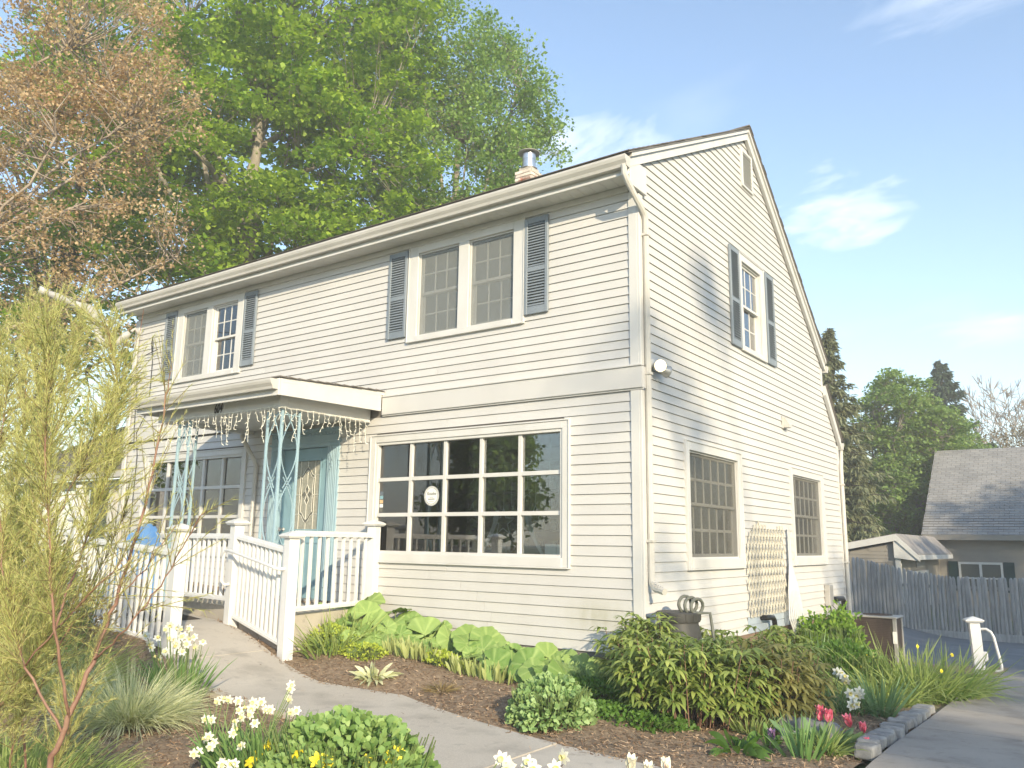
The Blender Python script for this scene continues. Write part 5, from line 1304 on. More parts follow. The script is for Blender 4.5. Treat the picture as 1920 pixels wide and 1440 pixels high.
tq = [(0.004, 0), (.018, .006), (.026, .022), (.027, .040), (.021, .056), (.012, .062), (.003, .05)]
tul = {}
for nm in ('petal_pink', 'petal_purple', 'petal_cream'):
    V2, F2 = join([petal_ring(6, .068, .046, 1.15, .0, 4, -.25), petal_ring(6, .060, .042, 1.32, .5, 4, -.1)]); tul[nm] = npmesh('petals', V2, F2, None, True); tul[nm].materials.append(MATS[nm])
def flower(root, p, face, kind, base, r, scale=1.0):
    """stem from base to p, then the bloom facing 'face'"""
    p = np.array(p, float); base = np.array(base, float)
    me = {'w': daff_me, 'y': dy_me}.get(kind) or tul[kind]
    mid = (p+base)/2+np.array([0, 0, .03]); mb = MB().tube([base, mid, p+np.array([0, 0, .004])], [.004, .0035, .003], 5, False)
    o = mb.obj('flower_stem', 'stem_green', root)
    q = Vector(face).to_track_quat('Z', 'Y'); q = q @ Quaternion((0, 0, 1), r.uniform(0, 6))
    f_ = link('flower', me, None, root, tuple(p)); f_.rotation_mode = 'QUATERNION'; f_.rotation_quaternion = q; f_.scale = (scale,)*3
    if kind in 'wy':
        c = bpy.data.objects.new('cup', cup_me if kind == 'w' else cupy_me); col.objects.link(c); c.parent = f_
def daffs(root, pts, kind, r, x, y, rx, scale=1.0):
    for (u, v, d_) in pts:
        p = at(u, v, d_); b_ = (x+r.uniform(-rx, rx), y+r.uniform(-rx, rx)); b_ = ((b_[0]+p[0])/2, (b_[1]+p[1])/2)
        for k in range(2 if kind == 'w' else 1):
            p = p+k*np.array((r.normal()*.035, r.normal()*.035, r.normal()*.022)); flower(root, p, (r.normal()*.5+.45, r.normal()*.5-.8, r.normal()*.25+.05), kind, (b_[0], b_[1], G(*b_)), r, scale)
r = np.random.default_rng(77)
# white daffodils by the ramp railing
c = clump('daffodil_clump', -2.85, -3.40, 'clump of white daffodils with tall leaves beside the ramp entrance', 190, .20, .16, .52, .019, 'leaf_daffodil', 31, .55, .22)
daffs(c, [(285, 1215, 7.3), (300, 1195, 7.2), (318, 1172, 7.3), (337, 1180, 7.3), (345, 1192, 7.2), (365, 1195, 7.2), (380, 1205, 7.2), (352, 1208, 7.1), (330, 1212, 7.1), (340, 1222, 7.1), (292, 1228, 7.1), (312, 1222, 7.1), (275, 1190, 7.4), (325, 1200, 7.3), (355, 1180, 7.4)], 'w', r, -2.85, -3.4, .12, .9)
# white daffodils at the front edge
c = clump('daffodil_clump', -.62, -4.28, 'front clump of nodding white daffodils at the bottom edge', 300, .40, .24, .42, .019, 'leaf_daffodil', 32, .5, .28)
daffs(c, [(408, 1315, 5.5), (398, 1350, 5.4), (430, 1312, 5.5), (462, 1328, 5.4), (478, 1322, 5.4), (490, 1316, 5.4), (545, 1292, 5.5), (540, 1310, 5.5), (546, 1335, 5.4), (436, 1375, 5.2), (385, 1385, 5.2), (395, 1400, 5.1), (452, 1400, 5.1), (565, 1372, 5.2), (415, 1430, 5.0), (440, 1432, 5.0), (372, 1410, 5.1), (455, 1345, 5.3), (500, 1330, 5.4), (470, 1340, 5.3)], 'w', r, -.62, -4.28, .3, .78)
# yellow daffodils
c = clump('daffodil_clump', -.05, -4.25, 'front clump of yellow daffodils among grey-green stonecrop', 170, .5, .22, .40, .014, 'leaf_daffodil', 33, .45, .35)
daffs(c, [(505, 1400, 5.2), (520, 1405, 5.1), (547, 1398, 5.2), (645, 1362, 5.3), (643, 1382, 5.2), (595, 1425, 4.6), (612, 1430, 4.6), (690, 1430, 4.6), (730, 1420, 4.65), (748, 1412, 4.7), (742, 1430, 4.6), (560, 1418, 4.7), (472, 1430, 5.0), (485, 1415, 5.1), (668, 1422, 5.1)], 'y', r, -.05, -4.25, .4, 1.15)
mound('stonecrop', .18, -4.22, 'broad grey-green stonecrop mound at the bottom edge beside the path', 2600, .62, .44, .058, 'leaf_sedum_dark', 41, .62, 'plant', .42)
mound('stonecrop', .03, -1.80, 'round pale green stonecrop mound on the mulch beside the path', 1900, .36, .33, .052, 'leaf_sedum', 42, .62)
# grass
clump('ornamental_grass', -2.45, -4.10, 'dome of fine blue-green ornamental grass beside the daffodils', 2400, .20, .20, .60, .0072, 'leaf_fescue', 43, 1.5, .45, 5, 'grass', 'grass', 0, .85, jit=.3)
clump('ornamental_grass', -3.5, -4.2, 'second tuft of fine grass left of the grass dome', 1500, .25, .25, .5, .004, 'leaf_fescue', 44, 1.4, .45, 4, 'grass', 'grass', 0, .85)
clump('young_daffodil', -2.1, -4.75, 'small upright tuft of bulb leaves in the mulch at front left', 14, .04, .04, .2, .012, 'leaf_daffodil', 45, .35, .05)
# bed in front of the shop window
mound('lime_stonecrop', -3.55, -1.02, 'mat of lime green stonecrop at the foot of the ramp post', 1500, .52, .17, .026, 'leaf_lime', 46, .7, ry=.28)
mound('lime_stonecrop', -2.95, -1.05, 'smaller lime green stonecrop patch to the right of the larger mat', 600, .28, .10, .026, 'leaf_lime', 47, .7, ry=.2)
clump('daylily', -3.55, -.62, 'arching strap-leaved daylily between the railing and the big leaves', 90, .25, .15, .42, .018, 'leaf_daylily', 48, .9, .5)
clump('fern', -2.35, -1.50, 'small silvery fern on the mulch', 60, .12, .10, .22, .045, 'leaf_fescue', 49, 1.3, .45, 5, 'lens', 'plant', .05, .7)
clump('dry_tuft', -1.50, -1.42, 'low sprawling dry brownish tuft on the mulch beside the path', 120, .10, .08, .17, .008, 'leaf_brown', 50, 1.6, .3, 3, 'grass', 'plant', .05, .5)
clump('hosta_shoots', -2.45, -.86, 'row of upright pale hosta shoots below the big leaves at left', 85, .40, .07, .22, .040, 'leaf_hosta', 51, .25, .12, 4, 'lens', 'plant', .3)
clump('hosta_shoots', -1.40, -.92, 'row of upright pale hosta shoots left of the stonecrop mound', 80, .42, .08, .21, .036, 'leaf_hosta', 52, .25, .12, 4, 'lens', 'plant', .3)
mound('green_cover', -2.0, -.80, 'light green seedlings between the two rows of hosta shoots', 380, .28, .13, .035, 'leaf_lime', 53, .8, ry=.12)
mound('ground_cover', -.15, -.72, 'dark green ground cover below the house corner', 2600, .70, .13, .040, 'leaf_cover', 54, .75, ry=.42)
mound('ground_cover', .55, -1.25, 'bright green low cover at the foot of the peony', 1500, .50, .10, .036, 'leaf_cover', 55, .8, ry=.35)
clump('lavender', -.25, -.45, 'soft grey-green upright herb in the shade below the house corner', 420, .5, .22, .30, .010, 'leaf_iris', 56, .6, .15)
clump('daylily', -3.42, -1.05, 'strap-leaved daylily against the porch foundation beside the lime stonecrop', 170, .22, .42, .50, .020, 'leaf_daylily', 57, .8, .5, 5, jit=.3)
# butterbur: one big round leaf per object
def butterbur_leaf(rad, seed):
    r_ = np.random.default_rng(seed); V = [(0, 0, 0)]; nr, na = 5, 34; ph = r_.uniform(0, 6)
    for i in range(1, nr+1):
        f = i/nr
        for j in range(na):
            t_ = (.20+(2*PI-.40)*j/(na-1)); rr = rad*f*(1+.05*math.sin(5*t_+ph)*f+.12*(1-math.cos(t_))*.25)
            z = rad*(.14*f*f*math.cos(2*t_+ph)-.13*f**2+.055*f*math.sin(14*t_)+.09*f*f*math.sin(3*t_+ph))
            if j in (0, na-1): z += .16*rad*f
            V.append((rr*math.cos(t_), rr*math.sin(t_), z))
    fs = [(0, 1+j, 2+j) for j in range(na-1)]
    for i in range(nr-1):
        for j in range(na-1): a_ = 1+i*na+j; fs.append((a_, a_+na, a_+na+1, a_+1))
    me = bpy.data.meshes.new('leaf'); me.from_pydata(V, [], fs); me.polygons.foreach_set('use_smooth', [True]*len(me.polygons))
    at_ = me.attributes.new('var', 'FLOAT', 'POINT'); vv = [.9]+[min(1, .16+.09*(seed % 5)+.40*(abs(math.sin((.20+(2*PI-.40)*j/(na-1))*3.5)) < .18)+.22*r_.uniform()) for i in range(nr) for j in range(na)]
    at_.data.foreach_set('value', np.array(vv, dtype=np.float32)); me.materials.append(MATS['leaf_butterbur']); return me
BL = [butterbur_leaf(.22, s) for s in range(5)]
def butterbur(x, y, label, spots):
    root = empty('butterbur', (x, y, G(x, y)), label, 'plant', PL_G)
    ex = [(a_+r.normal()*.11, min(b_+r.normal()*.10-.02, -.2), max(c_-abs(r.normal())*.09, G(a_, b_)+.06), s_*r.uniform(.55, .8), r.uniform(0, 6), 0) for (a_, b_, c_, s_, d_, e_) in spots]
    for (lx, ly, lz, s, az, tl) in spots+ex:
        o = link('leaf', BL[r.integers(0, 5)], None, root, (lx, ly, lz)); o.scale = (s*.86,)*3
        o.rotation_mode = 'QUATERNION'; o.rotation_quaternion = Vector((.35+r.normal()*.42, -.55+r.normal()*.38, .75+r.normal()*.2)).to_track_quat('Z', 'Y') @ Quaternion((0, 0, 1), az)
        bq = (lx*.7+x*.3, ly*.75+y*.25); MB().tube([(bq[0], bq[1], G(*bq)-.02), ((lx+bq[0])/2, (ly+bq[1])/2, lz*.6+G(*bq)*.4), (lx, ly, lz)], [.008, .007, .006], 5, False).obj('leaf_stalk', 'stem_green', root)
def spots(px):
    """px: u, v, depth, scale"""
    L_ = []
    for (u, v, d_, s) in px:
        p = at(u, v, d_); L_.append((p[0], min(p[1], -.2), max(p[2], G(p[0], min(p[1], -.2))+.10*s), s, r.uniform(.6, 3.4)*1.0+2.2, -r.uniform(.25, .95)))
    return L_
butterbur(-3.75, -.75, 'butterbur with large round leaves at the railing end of the bed', spots([(600, 1160, 10.2, .95), (642, 1158, 10.2, 1.15), (693, 1128, 10.3, .95), (688, 1150, 10.0, .95), (668, 1200, 9.7, .95), (630, 1180, 9.9, .85), (578, 1175, 10.0, .8), (655, 1230, 9.4, .75), (690, 1210, 9.6, .8), (612, 1145, 10.4, .8)]))
butterbur(-3.0, -.6, 'butterbur with large flat leaves left of the window centre', spots([(745, 1145, 10.2, .95), (700, 1170, 9.9, 1.2), (735, 1172, 9.9, .85), (760, 1160, 10.1, .85), (775, 1168, 10.0, .8), (720, 1205, 9.5, .7), (715, 1190, 9.7, .75), (750, 1190, 9.7, .7)]))
butterbur(-2.3, -.55, 'butterbur with upright pleated leaves below the window centre', spots([(795, 1190, 9.7, 1.25), (812, 1185, 9.8, 1.05), (845, 1175, 9.8, .5), (843, 1198, 9.5, .85), (770, 1205, 9.5, .7), (828, 1210, 9.4, .7), (865, 1205, 9.5, .75)]))
butterbur(-1.55, -.5, 'butterbur with wide overlapping leaves near the foundation', spots([(890, 1198, 9.5, 1.15), (925, 1200, 9.4, 1.1), (905, 1220, 9.2, .9), (870, 1222, 9.2, .75), (935, 1230, 9.0, .95), (960, 1222, 9.2, .7), (900, 1235, 9.0, .8)]))
butterbur(-.75, -.45, 'butterbur with shaded dark leaves nearest the house corner', spots([(985, 1228, 9.0, 1.15), (960, 1245, 8.8, 1.0), (1050, 1228, 9.0, .9), (1000, 1258, 8.7, .9), (1053, 1255, 8.7, 1.05), (1025, 1240, 8.9, .8), (1095, 1250, 8.8, .8), (1120, 1258, 8.7, .9), (1075, 1240, 9.0, .7), (1150, 1262, 8.6, .7)])+[(-1.62+i*.145, -.38-.26*(i % 3)*.8, .20+.05*(i % 2)+.03*(9-i)/9, .85+.18*((i*7) % 3-1), 1.3*i, .5) for i in range(10)])
# peonies
def peony(x, y, label, ns, rx, ry, h, m, seed, buds=True):
    r_ = np.random.default_rng(seed); root = empty('peony', (x, y, G(x, y)), label, 'plant', PL_G)
    px, py, a_, q = disc(ns, x, y, rx*.75, ry*.75, r_); B = np.stack([px, py, H(px, py)-.01], 1)
    hh = h*r_.uniform(.62, 1.08, ns)*(1-.18*q); T = B+np.stack([np.cos(a_)*q*.28*rx+r_.normal(size=ns)*.03, np.sin(a_)*q*.28*ry+r_.normal(size=ns)*.03, hh], 1)
    V, F_ = sticks(B, T, .007, .0045); link('stems', npmesh('stems', V, F_), 'stem_red', root)['kind'] = 'stuff'
    nl = 9; t_ = np.tile(np.linspace(.30, 1.0, nl), ns); A = np.repeat(B, nl, 0)*(1-t_)[:, None]+np.repeat(T, nl, 0)*t_[:, None]
    az = r_.uniform(0, 2*PI, ns*nl); el = r_.uniform(-.05, .7, ns*nl)
    D = np.stack([np.cos(az)*np.cos(el), np.sin(az)*np.cos(el), np.sin(el)], 1); pl = (.15-.06*t_)*r_.uniform(.7, 1.2, ns*nl); E_ = A+D*pl[:, None]
    V2, F2 = sticks(A, E_, .003, .002)
    kk = 6; off = (np.tile(np.linspace(-1, 1, kk), ns*nl))
    D2 = np.repeat(D, kk, 0); side = np.cross(D2, np.array([0, 0, 1.])); side /= np.linalg.norm(side, axis=1, keepdims=True)+1e-9
    LD = D2*(1.15-np.abs(off))[:, None]+side*(off*1.1)[:, None]+np.array([0, 0, .05]); LB = np.repeat(E_, kk, 0)-D2*(np.abs(off)*.03)[:, None]
    n2 = len(LB)
    V3, F3, k = blades(LB, LD, r_.uniform(.085, .15, n2), r_.uniform(.026, .040, n2), r_.uniform(.25, .8, n2), 4, 'lens', r_.uniform(-.35, .35, n2), .16)
    var = np.repeat(np.clip(r_.normal(.48, .22, n2)+.15*np.repeat(t_, kk)-.1, 0, 1), k)
    link('leaf_stalks', npmesh('leaf_stalks', V2, F2), 'stem_green', root)['kind'] = 'stuff'
    link('leaves', npmesh('leaves', V3, F3, var, True), m, root)['kind'] = 'stuff'
    if buds:
        bme_ = MB().lathe([(.003, -.004), (.012, .004), (.014, .014), (.009, .024), (.002, .028)], (0, 0, 0), 9).mesh('bud', True); bme_.materials.append(MATS['stem_green'])
        for i in range(0, ns, 3): link('bud', bme_, None, root, tuple(T[i]))
peony(.85, -.80, 'large green peony clump in front of the rain barrel', 95, .66, .58, .74, 'leaf_peony', 61)
peony(1.35, -.28, 'bronze tinted peony clump right of the large green one', 50, .48, .45, .68, 'leaf_peony_red', 62)
peony(.25, -.35, 'smaller green peony against the house corner', 44, .42, .34, .74, 'leaf_peony', 63)
peony(.95, .75, 'taller peony stems behind, against the gable wall', 60, .55, .5, .80, 'leaf_peony', 64)
# right hand bed
clump('iris', 2.02, 1.02, 'upright fan of iris leaves standing alone at the bed edge', 46, .10, .10, .46, .026, 'leaf_iris', 65, .75, .05, 4)
clump('iris', .75, 3.55, 'tall grey-green iris clump in front of the leafy shrub', 130, .42, .35, .62, .026, 'leaf_iris', 66, .55, .1, 4)
clump('iris', 2.05, -1.62, 'dark iris blades at the bottom edge left of the edging stones', 34, .13, .10, .36, .022, 'leaf_daffodil', 67, .8, .1, 4)
c = clump('white_narcissus', 1.62, 1.05, 'sprawling narcissus with a few white flowers behind the tulips', 330, .34, .30, .46, .011, 'leaf_iris', 68, 1.2, .5, 5, jit=.3)
daffs(c, [(1583, 1270, 8.0), (1593, 1300, 7.6), (1600, 1313, 7.5), (1604, 1320, 7.4), (1575, 1262, 8.1), (1614, 1302, 7.6)], 'w', r, 1.62, 1.05, .2, 1.2)
c = clump('daylily', 1.95, 3.15, 'big arching mass of daylily leaves beside the side walk', 900, .60, .85, .80, .021, 'leaf_daylily', 69, .85, .5, 5, jit=.38)
daffs(c, [(1720, 1212, 9.5), (1785, 1228, 9.6), (1765, 1258, 9.2)], 'y', r, 1.95, 3.15, .4, .6)
clump('daylily', 1.75, 2.05, 'second daylily tuft in front of the larger mass', 320, .40, .35, .52, .018, 'leaf_daylily', 70, 1.0, .55, 5, jit=.35)
c = mound('yellow_perennial', 1.25, 2.9, 'dark leafy perennial with small yellow flowers before the air conditioner', 1300, .48, .55, .07, 'leaf_cover', 71, .4)
daffs(c, [(1618, 1238, 9.9), (1625, 1232, 9.9), (1612, 1246, 9.8), (1630, 1246, 9.8), (1620, 1252, 9.8), (1640, 1236, 9.9)], 'y', r, 1.25, 2.9, .2, .9)
mound('leafy_shrub', .70, 4.9, 'bright green leafy shrub in front of the air conditioner', 1900, .33, .80, .085, 'leaf_shrub', 72, .42, 'shrub', out=.6, bumps=.25)
mound('leafy_shrub', .42, 4.7, 'darker leafy shrub left of the air conditioner under the window', 1500, .36, .62, .08, 'leaf_shrub', 73, .42, 'shrub', out=.6, bumps=.2)
clump('tulip_plant', 1.98, -.98, 'pink tulips with broad leaves beside the boulders', 60, .24, .16, .22, .050, 'leaf_iris', 74, 1.0, .35, 5, 'lens', 'tulip', .2)
c = bpy.data.objects['tulip_plant']
for (u, v, d_, s) in ((1540, 1338, 6.6, 1.15), (1552, 1348, 6.5, 1.3), (1594, 1357, 6.4, 1.25), (1619, 1368, 6.3, 1.05), (1627, 1392, 6.1, .8), (1538, 1345, 6.55, .9)):
    p = at(u, v, d_); bq = (1.98*.6+p[0]*.4, -.98*.6+p[1]*.4); flower(c, (p[0], p[1], p[2]-.03), (r.normal()*.15, r.normal()*.15, 1), 'petal_pink', (bq[0], bq[1], G(*bq)), r, s)
c = clump('tulip_plant', 1.74, -1.42, 'single dark purple tulip left of the pink tulips', 7, .05, .04, .20, .05, 'leaf_cover', 75, .9, .3, 5, 'lens', 'tulip', .2)
p = at(1445, 1382, 6.15); flower(c, (p[0], p[1], p[2]-.03), (.1, 0, 1), 'petal_purple', (1.74, -1.42, G(1.74, -1.42)), r, 1.1)
clump('hosta', 1.60, -1.68, 'broad-leaved hosta spreading low at the bottom edge', 26, .14, .12, .26, .075, 'leaf_cover', 76, 1.3, .45, 5, 'lens', 'plant', .15, .7)
clump('variegated_grass', 2.10, -1.30, 'yellow-green tuft of arching leaves in front of the edging stones', 170, .16, .14, .26, .014, 'leaf_daylily', 77, 1.2, .5, 5)
clump('variegated_grass', 1.45, -.95, 'short grassy tuft under the bronze peony', 120, .18, .10, .24, .012, 'leaf_daylily', 78, .8, .3, 4)
c = clump('tulip_plant', 1.72, -4.35, 'cream tulips with red flecks at the bottom centre edge', 10, .10, .06, .30, .05, 'leaf_daffodil', 79, .5, .2, 5, 'lens', 'tulip', .2)
for (u, v, d_) in ((1178, 1432, 3.95), (1212, 1446, 3.95), (1250, 1440, 3.9)):
    p = at(u, v, d_); flower(c, (p[0], p[1], p[2]-.03), (r.normal()*.2, r.normal()*.2, 1), 'petal_cream', (p[0]*.9+1.72*.1, p[1]*.9-4.35*.1, G(p[0], p[1])), r, .95)
c = clump('daffodil_clump', .95, -4.55, 'last few white daffodils at the bottom edge right of the stonecrop', 24, .12, .06, .38, .013, 'leaf_daffodil', 80, .4, .2)
daffs(c, [(948, 1430, 4.3), (955, 1437, 4.3), (1000, 1440, 4.2), (1040, 1438, 4.2)], 'w', r, .95, -4.55, .1, 1.0)
# twiggy brown perennial at the house corner
# ------------------------------------------------------------------ feathery tamarisk in the left foreground
ta = empty('tamarisk', tuple(at(95, 1600, 3.6)), 'feathery tamarisk shrub with reddish stems filling the left foreground', 'shrub')
rt_ = np.random.default_rng(90)
stems = [([(95, 1640, 3.5), (92, 1438, 3.5), (130, 1345, 3.5), (175, 1240, 3.6), (215, 1130, 3.7), (258, 1000, 3.8), (292, 860, 3.9), (312, 740, 4.0), (322, 690, 4.0)], .021, .22),
         ([(130, 1345, 3.5), (104, 1180, 3.45), (92, 1000, 3.5), (84, 850, 3.6), (92, 700, 3.7), (88, 600, 3.8)], .014, 1.0),
         ([(120, 1380, 3.5), (45, 1250, 3.6), (10, 1100, 3.8), (-10, 900, 4.0), (20, 700, 4.3)], .013, 1.0),
         ([(175, 1240, 3.6), (235, 1180, 3.5), (300, 1100, 3.5), (352, 1010, 3.5), (385, 960, 3.5)], .009, .2),
         ([(104, 1180, 3.45), (160, 1020, 3.7), (205, 860, 4.0), (222, 730, 4.3), (200, 610, 4.5)], .011, 1.1),
         ([(92, 1000, 3.5), (150, 880, 3.8), (190, 800, 4.1), (235, 720, 4.4)], .009, 1.1),
         ([(60, 1640, 4.4), (40, 1350, 4.4), (55, 1150, 4.5), (60, 950, 4.7), (120, 760, 5.0), (150, 600, 5.2)], .015, 1.2),
         ([(-30, 1600, 4.6), (-25, 1250, 4.6), (15, 1000, 4.8), (45, 800, 5.0), (55, 600, 5.2)], .015, 1.2),
         ([(215, 1130, 3.7), (150, 1050, 3.7), (260, 960, 3.7), (330, 900, 3.7)][:1]+[(270, 1070, 3.75), (330, 985, 3.8), (300, 960, 3.8)][:2], .007, .2),
         ([(40, 1350, 4.4), (120, 1200, 4.3), (190, 1060, 4.3), (240, 950, 4.4)], .009, .45),
         ([(-25, 1250, 4.6), (-40, 1000, 5.0), (-20, 800, 5.2), (0, 640, 5.4)], .012, 1.2),
         ([(45, 1250, 3.6), (150, 1130, 3.6), (230, 1050, 3.6)], .008, .4),
         ([(10, 1600, 4.2), (20, 1420, 4.2), (55, 1280, 4.2), (70, 1160, 4.3), (110, 1060, 4.4)], .009, 1.0),
         ([(-40, 1560, 4.3), (-20, 1380, 4.3), (25, 1200, 4.4), (15, 1080, 4.5), (40, 960, 4.6)], .009, 1.1),
         ([(60, 1600, 4.0), (95, 1460, 4.0), (130, 1370, 4.0), (150, 1290, 4.1)], .006, .7),
         ([(-60, 1500, 3.9), (-10, 1340, 3.9), (60, 1250, 3.9), (90, 1190, 3.9)], .006, .9)]
mb = MB(); tw_A, tw_B, tw_r = [], [], []; nd = []
for pts, r0, dens in stems:
    P = np.array([at(*p) for p in pts]); n_ = len(P); fine = []
    for i in range(n_-1):
        for t in np.linspace(0, 1, 6)[:-1]: fine.append(P[i]*(1-t)+P[i+1]*t+rt_.normal(size=3)*.004)
    fine.append(P[-1]); fine = np.array(fine)
    mb.tube(fine, list(np.linspace(r0*(.72 if r0 > .02 else .5), .0016, len(fine))), 7)
    Ls = np.linalg.norm(np.diff(fine, axis=0), axis=1).sum(); cntw = int(Ls*105*dens)
    for k in range(cntw):
        t = rt_.uniform(.22, 1)*(len(fine)-1); i = min(int(t), len(fine)-2); a_ = fine[i]*(1-t+i)+fine[i+1]*(t-i); td = fine[i+1]-fine[i]; td /= np.linalg.norm(td)
        d_ = td*.85+rt_.normal(size=3)*.50+np.array([0, 0, .25]); d_ /= np.linalg.norm(d_); L_ = rt_.uniform(.10, .42)*(1.15-.45*t/len(fine))
        b_ = a_+d_*L_; tw_A.append(a_); tw_B.append(b_); tw_r.append(.0020)
        nn_ = int(L_*(230 if dens > .6 else 130)); tt = rt_.uniform(.08, 1, nn_)
        side = rt_.normal(size=(nn_, 3)); dd = d_*1.0+side*.36; nd.append(np.concatenate([a_+(b_-a_)*tt[:, None], dd], 1))
mb.obj('stems', 'stem_red', ta, True)
V, F_ = sticks(np.array(tw_A), np.array(tw_B), .0022, .0010); link('twigs', npmesh('twigs', V, F_, np.full(len(V), .6)), 'leaf_brown', ta)['kind'] = 'stuff'
nd = np.concatenate(nd); N_ = len(nd)
V, F_, k = blades(nd[:, :3], nd[:, 3:], rt_.uniform(.02, .06, N_), .0026, .05, 1, 'grass', rt_.uniform(-1.5, 1.5, N_))
link('foliage', npmesh('foliage', V, F_, np.repeat(np.clip(rt_.normal(.5, .25, N_), 0, 1), k)), 'leaf_feather', ta)['kind'] = 'stuff'
# rough growth behind it
clump('meadow_grass', -1.6, -5.3, 'loose green grass and weeds under the feathery shrub', 1500, .9, .45, .34, .006, 'leaf_daylily', 91, .9, .4, 4, 'grass', 'grass', 0, .8)
clump('meadow_grass', -3.9, -4.3, 'tall yellow-green grass left of the grass dome', 1800, .9, .8, .55, .006, 'leaf_daylily', 92, .9, .4, 4, 'grass', 'grass', 0, .8)
mound('brown_shrub', -4.7, -4.0, 'brownish twiggy shrub low at the left edge', 2600, .8, .95, .05, 'leaf_brown', 93, .4, 'shrub', bumps=.2)
mound('green_shrub', -6.3, -3.7, 'dense green shrub at the left edge before the ramp railing', 3600, .9, 1.1, .055, 'leaf_cover', 94, .5, 'shrub', bumps=.2)
# ------------------------------------------------------------------ trees
TB, TR = 'trees behind the house', 'trees behind the neighbour house'
tree('maple_tree', (-16.0, 6.2, .2), (-15.6, 6.0, 15), [(-17.7, 4.4, 16.4, 4.2), (-14.0, 6.9, 17.0, 3.8), (-15.9, 5.5, 12.6, 4.0), (-14.6, 7.0, 9.2, 3.0), (-19.0, 5.6, 11.3, 3.2), (-13.4, 7.7, 11.8, 2.9), (-17.2, 6.0, 8.2, 2.8), (-12.6, 8.4, 8.6, 2.0)],
     'leaf_maple', 'bark_grey', 'tall bright green maple behind the left half of the house', TB, 101, 900, 100, .185, .72, .34, 18, .38, level=.65, droop=.2)
tree('poplar_tree', (-13.4, 11.4, .2), (-12.6, 12.0, 17), [(-13.6, 11.0, 17.6, 3.0), (-11.9, 12.6, 16.4, 2.3), (-11.3, 14.1, 14.4, 1.9), (-12.6, 11.6, 13.4, 2.9), (-14.2, 10.4, 11.4, 2.6), (-11.5, 13.0, 11.8, 2.2), (-14.6, 9.6, 16.6, 2.6), (-10.6, 14.6, 12.6, 1.3), (-12.3, 12.2, 9.0, 2.2)],
     'leaf_poplar', 'bark_grey', 'paler upright tree behind the chimney with ragged right edge', TB, 102, 760, 95, .13, .62, .24, 16, .8)
tree('maple_tree', (-21.5, 3.5, .3), (-21.0, 3.5, 13), [(-20.8, 2.6, 12.5, 3.6), (-22.0, 4.5, 15.5, 3.8), (-19.6, 2.4, 8.6, 2.6), (-22.5, 1.5, 9.0, 2.8)],
     'leaf_maple', 'bark_dark', 'dark green maple behind the orange-leaved tree at left', TB, 103, 300, 80, .21, .8, .32, 14, .35, level=.4)
tree('orange_tree', (-15.2, -3.0, .3), (-14.6, -2.0, 11.5), [(-13.8, -2.2, 12.3, 2.2), (-12.9, -.3, 12.2, 1.9), (-12.1, .8, 10.7, 1.3), (-13.3, -.9, 9.4, 1.9), (-12.7, 1.0, 7.9, 1.3), (-13.9, -.9, 6.9, 1.7), (-13.4, .7, 6.3, 1.2), (-14.4, -1.6, 9.8, 1.6), (-13.0, .2, 10.4, 1.4)],
     'leaf_orange', 'bark_pale', 'small tree with coppery orange young leaves and pale branches at upper left', TB, 104, 640, 44, .080, .44, .12, 15, .5, limb_r=.32)
def shrubbery(name, x, y, label, lobes, leafm, seed, n_, per, leaf, clump_): tree(name, (x, y, .3), (x, y, 2.2), lobes, leafm, 'bark_dark', label, TB, seed, n_, per, leaf, clump_, .10, 10, .7, cat='shrub')
shrubbery('hedge_shrub', -17.5, -2.5, 'dense dark green shrubs below the orange tree at the left edge', [(-17.5, -2.5, 3.2, 2.6), (-19.5, -1.0, 4.0, 2.8), (-15.5, 1.5, 5.0, 1.6), (-20.0, -4.0, 4.0, 3.0)], 'leaf_backtree', 105, 200, 80, .13, .7)
